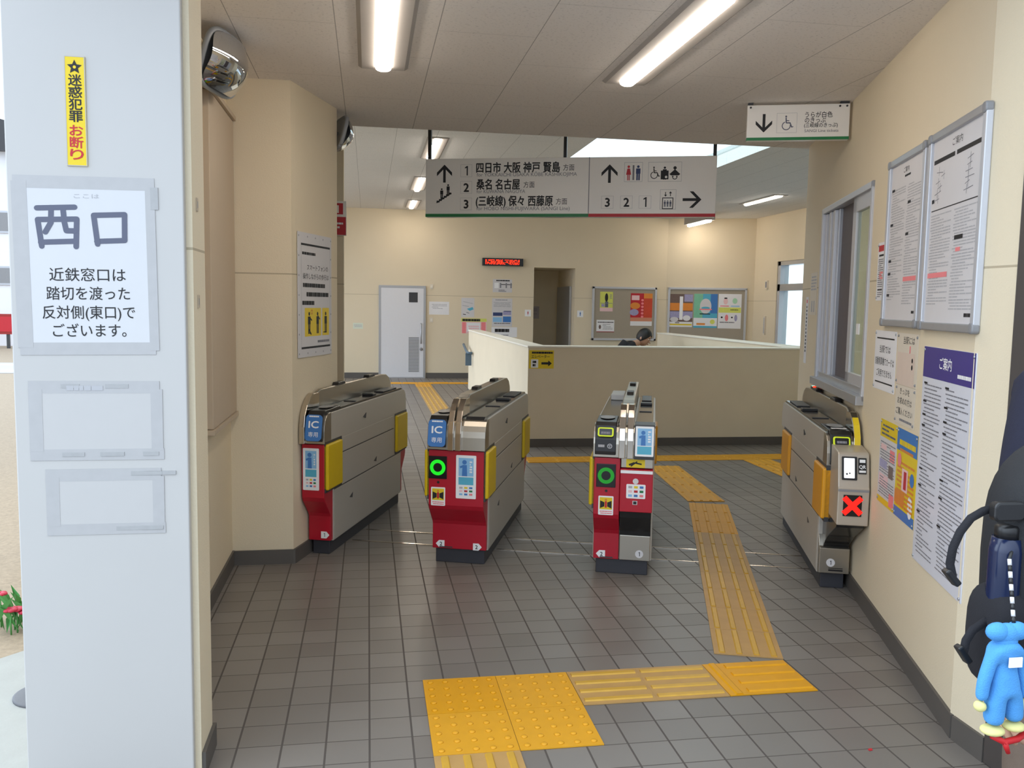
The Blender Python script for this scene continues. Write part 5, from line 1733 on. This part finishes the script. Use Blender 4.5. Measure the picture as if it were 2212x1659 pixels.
m = M().lathe([(.12, -.004), (.12, .006), (.112, .009), (.02, .009)], 0, 0, mat('drain_grey', '#5c5c60', .7, noise=.1), 32)
o = m.build('drain_cover', loc=(-1.25, 3.52, -.028)); tag(o, 'round grey drain cover in the concrete outside, at the foot of the cladding', 'drain cover')
def house(label, loc, w, h, roof, mt, wins):
    r = thing('house', label, 'house', loc, 0, 'houses across the road')
    M().box(-w / 2, w / 2, 0, 6, 0, h, mt).build('walls', r)
    M().prism([(-w / 2 - .3, h), (w / 2 + .3, h), (0, h + roof)], 'y', -.3, 6.3, DARK_GREY).build('roof', r)
    for (x, z, ww, hh, wm) in wins:
        f_ = M().box(x - ww / 2, x + ww / 2, -.04, .04, z - hh / 2, z + hh / 2, ALU).build('window_frame', r)
        M().box(x - ww / 2 + .06, x + ww / 2 - .06, -.05, -.04, z - hh / 2 + .06, z + hh / 2 - .06, wm).build('pane', f_)
house('white house with dark window bands beyond the gravel, at the left edge', (-12.3, 30, -.1), 9, 6.2, 1.2, BUILDING, [(.6, 4.0, 1.6, .7, MID_GREY), (.6, 2.3, 1.8, .6, MID_GREY), (-2.6, 4.0, 1.4, .7, MID_GREY)])
tag(M().box(-.8, .9, 0, .12, 0, .62, P_DRED).build('roadside_board', loc=(-11.6, 28.5, .38)), 'low dark red board in front of the white house', 'board')
M().box(-.75, .85, -.012, 0, .08, .54, P_RED).build('board_face', bpy.data.objects['roadside_board'])
for s_ in (-.6, .7):
    M().box(s_ - .04, s_ + .04, .02, .10, -.44, 0, DARK_GREY).build('leg', bpy.data.objects['roadside_board'])
m = M(); m.box(-14, -6, 19.2, 22.2, -.055, -.045, mat('road_grey', '#a7a5a6', .9, noise=.08)); m.box(-14, -6, 19.6, 19.9, -.045, -.043, WHITE); m.box(-14, -6, 21.4, 21.7, -.045, -.043, WHITE)
struct('road', m)

# ------------------------------------------------------------------ people
def skin_into(m, pts, links, mt, root=0, sub=2):
    """grow one continuous surface along joints: pts = [((x,y,z), (rx,ry))]"""
    me = bpy.data.meshes.new('tmp')
    me.from_pydata([p for p, _ in pts], links, [])
    o = bpy.data.objects.new('tmp', me)
    COL.objects.link(o)
    o.modifiers.new('s', 'SKIN')
    sv = me.skin_vertices[0].data
    for i, (_, r) in enumerate(pts):
        sv[i].radius = r if isinstance(r, tuple) else (r, r)
        sv[i].use_root = (i == root)
    ss = o.modifiers.new('u', 'SUBSURF')
    ss.levels = ss.render_levels = sub
    bpy.context.view_layer.update()
    ev = o.evaluated_get(bpy.context.evaluated_depsgraph_get())
    em = ev.to_mesh()
    m.add([tuple(v.co) for v in em.vertices], [tuple(p.vertices) for p in em.polygons], mt, True)
    ev.to_mesh_clear()
    bpy.data.objects.remove(o)
    bpy.data.meshes.remove(me)

def slim(joints):
    """the covered trunk and limbs a little inside the clothes"""
    keep = (4, 5, 8, 11)
    return [(p, r if i in keep else tuple(.74 * a for a in (r if isinstance(r, tuple) else (r, r)))) for i, (p, r) in enumerate(joints)]

LIP = mat('lip', '#a8685c', .5, noise=.05)
EYE_W = mat('eye_white', '#e6e2dc', .3, noise=.02)
def head_into(m, X):
    """face looks along local -y, centre of the skull at the origin"""
    m.X = X
    def f(d):
        k = 1.0
        if d.z < 0:
            k = 1 - .30 * (-d.z) ** 1.5
        y = d.y * (1.0 if d.y > 0 else .92)
        if d.z < -.3 and d.y < 0:
            y -= .10 * (-d.z - .3)
        return Vector((d.x * k, y, d.z * (1.0 if d.z > 0 else 1.12)))
    m.ell((0, 0, 0), (.076, .098, .112), SKIN, 28, 20, f)
    m.prism([(-.088, .012), (-.094, -.02), (-.116, -.034), (-.088, -.042)], 'x', -.012, .012, SKIN, True)
    for s_ in (-1, 1):
        m.ell((s_ * .077, .01, -.01), (.010, .020, .032), SKIN, 10, 8)
        m.ell((s_ * .031, -.083, .010), (.013, .008, .008), EYE_W, 10, 8)
        m.ell((s_ * .031, -.090, .010), (.005, .003, .005), INK, 8, 6)
        m.box(s_ * .031 - .017, s_ * .031 + .017, -.095, -.086, .028, .033, HAIR)
    m.ell((0, -.088, -.066), (.024, .008, .007), LIP, 12, 6)
    m.X = Matrix.Identity(4)

def hair_part(parent, X, name='hair'):
    m = M(); m.X = X
    n, nv = 28, 14
    v, fs = [], []
    for i in range(nv + 1):
        th = math.pi * .66 * i / nv
        for k in range(n):
            a = 2 * math.pi * k / n
            front = max(0, -math.sin(a))
            t = th * (1 - .52 * front ** 1.3)
            d = Vector((math.sin(t) * math.cos(a), math.sin(t) * math.sin(a), math.cos(t)))
            b = 1 + .022 * math.sin(9 * a + 3 * math.sin(5 * th)) * math.sin(th) + .015 * math.sin(17 * a + 6 * th)
            v.append((d.x * .086 * b, (d.y * .110 + .006) * b, d.z * .127 * (1 + .02 * math.sin(4 * a)) + .004))
    for i in range(nv):
        for k in range(n):
            j = (k + 1) % n
            fs.append((i * n + k, (i + 1) * n + k, (i + 1) * n + j, i * n + j))
    m.add(v, fs, HAIR, True)
    return m.build(name, parent)

def hand_into(m, X, mirror=1):
    m.X = X
    m.ell((0, 0, -.048), (.015, .040, .054), SKIN, 14, 10)
    for i, (y, L) in enumerate(((-.030, .068), (-.010, .078), (.010, .072), (.029, .056))):
        c = mirror
        m.tube([(0, y, -.085), (.006 * c, y * 1.05, -.085 - L * .4), (.020 * c, y * 1.06, -.085 - L * .72), (.036 * c, y * 1.04, -.085 - L * .9)], [.0095, .009, .008, .006], SKIN, 8)
    m.tube([(.004 * mirror, -.032, -.030), (.012 * mirror, -.056, -.055), (.018 * mirror, -.060, -.080), (.022 * mirror, -.054, -.100)], [.012, .0105, .009, .007], SKIN, 8)
    m.X = Matrix.Identity(4)

def rot3(z=0, x=0, y=0):
    return Matrix.Rotation(z, 4, 'Z') @ Matrix.Rotation(y, 4, 'Y') @ Matrix.Rotation(x, 4, 'X')

# the traveller with the backpack at the right edge, back to the camera
px_, py_ = 1.645, 1.66
P = lambda x, y, z: (px_ + x, py_ + y, z)
joints = [(P(0, 0, .92), (.13, .10)), (P(0, 0, 1.08), (.12, .09)), (P(0, 0, 1.26), (.145, .10)), (P(0, .0, 1.38), (.11, .08)), (P(0, .01, 1.47), (.05, .05)), (P(0, .02, 1.54), (.05, .05)),
          (P(-.165, 0, 1.365), .055), (P(-.255, -.06, 1.10), .042), (P(-.405, -.20, .845), .030),
          (P(.165, 0, 1.365), .055), (P(.235, .0, 1.10), .042), (P(.255, .06, .845), .030),
          (P(-.09, 0, .84), .085), (P(-.10, .02, .48), .058), (P(-.10, -.01, .09), .040), (P(-.11, .12, .045), (.035, .03)),
          (P(.09, 0, .84), .085), (P(.10, .02, .48), .058), (P(.10, -.01, .09), .040), (P(.11, .12, .045), (.035, .03))]
links = [(0, 1), (1, 2), (2, 3), (3, 4), (4, 5), (3, 6), (6, 7), (7, 8), (3, 9), (9, 10), (10, 11), (0, 12), (12, 13), (13, 14), (14, 15), (0, 16), (16, 17), (17, 18), (18, 19)]
m = M()
skin_into(m, slim(joints), links, SKIN)
head_into(m, Matrix.Translation(P(0, .03, 1.61)) @ rot3(math.pi))
hand_into(m, Matrix.Translation(P(-.410, -.205, .852)) @ rot3(0, -.15, .12), 1)
hand_into(m, Matrix.Translation(P(.258, .062, .85)) @ rot3(math.pi, .1, 0), 1)
person = m.build('person')
tag(person, 'person in dark navy jacket cut off by the right edge, wearing the black backpack', 'person')
hair_part(person, Matrix.Translation(P(0, .03, 1.61)) @ rot3(math.pi))
jk = [(p, tuple(1.22 * a + .012 for a in (r if isinstance(r, tuple) else (r, r)))) for p, r in joints]
m = M()
skin_into(m, [jk[i] for i in (0, 1, 2, 3)] + [(P(0, .005, 1.43), (.07, .07))] + [jk[i] for i in (6, 7, 8, 9, 10, 11)] + [(P(0, 0, .80), (.19, .155))], [(0, 1), (1, 2), (2, 3), (3, 4), (3, 5), (5, 6), (6, 7), (3, 8), (8, 9), (9, 10), (0, 11)], CLOTH_NAVY, 2)
m.build('jacket', person)
m = M()
skin_into(m, [(P(0, 0, 1.0), (.12, .095)), (P(0, 0, .90), (.145, .115)), (P(-.085, .005, .74), .098)] + [jk[13]] + [(P(-.10, -.005, .11), .06), (P(.085, .005, .74), .098)] + [jk[17]] + [(P(.10, -.005, .11), .06)], [(0, 1), (1, 2), (2, 3), (3, 4), (1, 5), (5, 6), (6, 7)], CLOTH_TAUPE)
m.build('trousers', person)
for s_ in (-1, 1):
    m = M()
    m.prism([(-.07, .0), (.19, .0), (.20, .03), (.16, .06), (.05, .10), (-.06, .11), (-.08, .05)], 'x', px_ + s_ * .105 - .045, px_ + s_ * .105 + .045, BLACK)
    m.v = [(a, b + py_, c) for a, b, c in m.v]
    m.build('shoe', person, bevel=.012)

# backpack on the traveller's back
def superell(p):
    def f(d):
        g = lambda t: math.copysign(abs(t) ** p, t)
        v = Vector((g(d.x), g(d.y), g(d.z)))
        return v
    return f
bp_ = thing('backpack', 'black backpack with dangling straps at the right edge of the picture', 'backpack', (1.42, 1.43, .82))
m = M().ell((.035, 0, .25), (.268, .105, .24), NYLON, 32, 20, superell(.62)); m.build('main_body', bp_)
m = M().ell((.07, -.10, .16), (.20, .05, .15), NYLON, 28, 16, superell(.6)); m.build('front_pocket', bp_)
m = M().ell((-.222, -.015, .10), (.048, .06, .10), CLOTH_BLACK, 22, 14, superell(.6)); m.build('side_pocket', bp_)
def strap(pts, name, w=.013):
    m = M()
    n = len(pts)
    v, fs = [], []
    for i, p in enumerate(pts):
        a, b = Vector(pts[max(0, i - 1)]), Vector(pts[min(n - 1, i + 1)])
        t = (b - a).normalized()
        s_ = t.cross(Vector((.72, .69, .0))).normalized() * w if abs(t.z) < .99 else Vector((.69, -.72, 0)) * w
        q = t.cross(s_).normalized() * .0016
        P_ = Vector(p)
        v += [P_ + s_ + q, P_ - s_ + q, P_ - s_ - q, P_ + s_ - q]
    for i in range(n - 1):
        for k_ in range(4):
            j = (k_ + 1) % 4
            fs.append((4 * i + k_, 4 * i + j, 4 * i + 4 + j, 4 * i + 4 + k_))
    fs += [(0, 1, 2, 3), (4 * n - 1, 4 * n - 2, 4 * n - 3, 4 * n - 4)]
    m.add([tuple(x) for x in v], fs, CLOTH_BLACK, True)
    return m.build(name, bp_)
B = lambda x, z, y=1.40: (x - 1.40, y - 1.43, z - .82)
strap([B(1.20, 1.175), B(1.145, 1.178), B(1.11, 1.168), B(1.085, 1.155), B(1.065, 1.13), B(1.052, 1.10), B(1.048, 1.07), B(1.055, 1.045)], 'upper_strap', .0075)
M().prism([(-.366, .236), (-.356, .242), (-.330, .214), (-.340, .206)], 'y', -.04, -.022, BLACK).build('strap_end', bp_, bevel=.003)
strap([B(1.21, .955), B(1.16, .962), B(1.13, .955), B(1.105, .94), B(1.092, .92), B(1.088, .895)], 'lower_strap', .0075)
M().prism([(-.330, .088), (-.320, .094), (-.296, .062), (-.306, .055)], 'y', -.04, -.022, BLACK).build('strap_end', bp_, bevel=.003)
m = M(); m.rrect(-.285, -.222, .333, .369, .01, -.056, -.036, BLACK); m.build('buckle', bp_, bevel=.004)
for s_ in (-1, 1):
    m = M(); x = .235 + s_ * .115
    m.tube([(x, .09, .12), (x, .13, .40), (x, .20, .585), (x, .30, .59), (x + .01, .36, .50), (x, .335, .25), (x, .20, .10)], .016, NYLON, 8)
    m.build('shoulder_strap', bp_)
bt = thing('water_bottle', 'dark blue bottle standing in the side pocket of the backpack', 'bottle', (1.188, 1.405, .925))
M().lathe([(.028, 0), (.030, .01), (.030, .165), (.026, .19)], 0, 0, BOTTLE_BLUE, 20).build('bottle_body', bt)
M().lathe([(.022, .188), (.022, .21), (.018, .215)], 0, 0, BLACK, 16).build('cap', bt)
# plush charm
pc = thing('plush_charm', 'light blue plush doll charm with yellow hems hanging from the backpack on a cord', 'plush charm', (1.134, 1.325, .776))
m = M()
pts = [((0, 0, .105), (.028, .02)), ((0, 0, .15), (.020, .016)), ((-.004, 0, .178), (.028, .018)),
       ((-.026, 0, .145), .013), ((-.040, 0, .10), .012), ((-.043, 0, .062), .011), ((.026, 0, .145), .013), ((.040, 0, .10), .012), ((.046, 0, .062), .011),
       ((-.014, 0, .06), .019), ((-.016, 0, .015), .018), ((.022, 0, .06), .018), ((.026, 0, .02), .017)]
skin_into(m, pts, [(0, 1), (1, 2), (1, 3), (3, 4), (4, 5), (1, 6), (6, 7), (7, 8), (0, 9), (9, 10), (0, 11), (11, 12)], PLUSH)
m.build('doll_body', pc)
m = M()
for s_ in (-1, 1):
    m.ell((s_ * .019, 0, .190), (.022, .016, .017), PLUSH, 16, 10)
m.ell((0, 0, .186), (.026, .017, .019), PLUSH, 16, 10)
m.ell((0, 0, .174), (.020, .016, .022), PLUSH, 16, 10)
m.build('hood', pc)
for hx, hz, hr in ((-.016, .006, (.022, .019, .009)), (.027, .011, (.021, .018, .009)), (-.0445, .053, (.011, .011, .010)), (.0445, .053, (.011, .011, .010))):
    M().ell((hx, 0, hz), hr, PLUSH_HEM, 14, 8).build('hem', pc)
m = M(); m.box(-.010, .016, -.023, -.0205, .132, .150, WHITE); m.build('cloth_tag', pc)
m = M(); m.tube([(-.02, -.004, -.002), (.0, -.012, -.012), (.03, -.008, -.010), (.05, 0, -.006)], .006, RIBBON, 8); m.tube([(.0, -.012, -.010), (.008, -.014, -.032)], [.006, .004], RIBBON, 8); m.build('ribbon', pc)
m = M(); rn = random.Random(3)
for i in range(10):
    z = .205 + .0105 * i
    m.tube([(.012 + .0016 * i, .004 * i, z), (.0136 + .0016 * i, .004 * i + .004, z + .0105)], .0038, PAPER_SHADE if i % 2 else BLACK, 6)
m.tube([(.028, .04, .31), (.05, .06, .322), (.078, .085, .325)], .003, BLACK, 6)
m.build('cord', pc)

# the bowed man on the stairs behind the parapet
mx_, my_ = 4.20, 13.12
Q = lambda x, y, z: (mx_ + x, my_ + y, z)
joints = [(Q(-.50, 0, .30), (.155, .12)), (Q(-.40, 0, .54), (.14, .11)), (Q(-.24, 0, .79), (.155, .12)), (Q(-.10, 0, .92), (.12, .10)), (Q(.02, 0, .965), (.055, .055)), (Q(.08, 0, .985), (.052, .052)),
          (Q(-.10, -.19, .90), .062), (Q(.0, -.24, .62), .048), (Q(.18, -.18, .44), .034),
          (Q(-.10, .19, .90), .062), (Q(.0, .24, .62), .048), (Q(.18, .18, .44), .034),
          (Q(-.50, -.10, .20), .09), (Q(-.36, -.11, -.22), .063), (Q(-.46, -.11, -.57), .044), (Q(-.34, -.12, -.62), (.035, .03)),
          (Q(-.50, .10, .20), .09), (Q(-.32, .11, -.18), .063), (Q(-.42, .11, -.57), .044), (Q(-.30, .12, -.62), (.035, .03))]
links = [(0, 1), (1, 2), (2, 3), (3, 4), (4, 5), (3, 6), (6, 7), (7, 8), (3, 9), (9, 10), (10, 11), (0, 12), (12, 13), (13, 14), (14, 15), (0, 16), (16, 17), (17, 18), (18, 19)]
HX = Matrix.Translation(Q(.135, -.01, 1.055)) @ rot3(math.radians(48), math.radians(26)) @ Matrix.Scale(1.14, 4)
m = M()
skin_into(m, slim(joints), links, SKIN)
head_into(m, HX)
hand_into(m, Matrix.Translation(Q(.18, -.18, .445)) @ rot3(PI2, 0, -.5), 1)
hand_into(m, Matrix.Translation(Q(.18, .18, .445)) @ rot3(PI2, 0, -.5), -1)
man = m.build('person')
tag(man, 'person in a black jacket with swept-back black hair, bowed forward behind the stair parapet', 'person')
hair_part(man, HX)
jk = [(p, tuple(1.2 * a + .014 for a in (r if isinstance(r, tuple) else (r, r)))) for p, r in joints]
m = M()
skin_into(m, [jk[i] for i in (0, 1, 2, 3)] + [(Q(.0, 0, .965), (.08, .08))] + [jk[i] for i in (6, 7, 8, 9, 10, 11)] + [(Q(-.54, 0, .17), (.20, .17))], [(0, 1), (1, 2), (2, 3), (3, 4), (3, 5), (5, 6), (6, 7), (3, 8), (8, 9), (9, 10), (0, 11)], CLOTH_BLACK, 2)
m.build('jacket', man)
m = M()
skin_into(m, [(Q(-.45, 0, .44), (.13, .10)), (Q(-.50, 0, .28), (.155, .12)), (Q(-.49, -.095, .10), .10)] + [jk[13], jk[14]] + [(Q(-.48, .095, .10), .10)] + [jk[17], jk[18]], [(0, 1), (1, 2), (2, 3), (3, 4), (1, 5), (5, 6), (6, 7)], CLOTH_BLACK)
m.build('trousers', man)
for s_ in (-1, 1):
    m = M()
    m.prism([(mx_ - .54, -.66), (mx_ - .26, -.66), (mx_ - .25, -.63), (mx_ - .42, -.55), (mx_ - .54, -.55)], 'y', my_ + s_ * .105 - .045, my_ + s_ * .105 + .045, BLACK)
    m.build('shoe', man, bevel=.01)
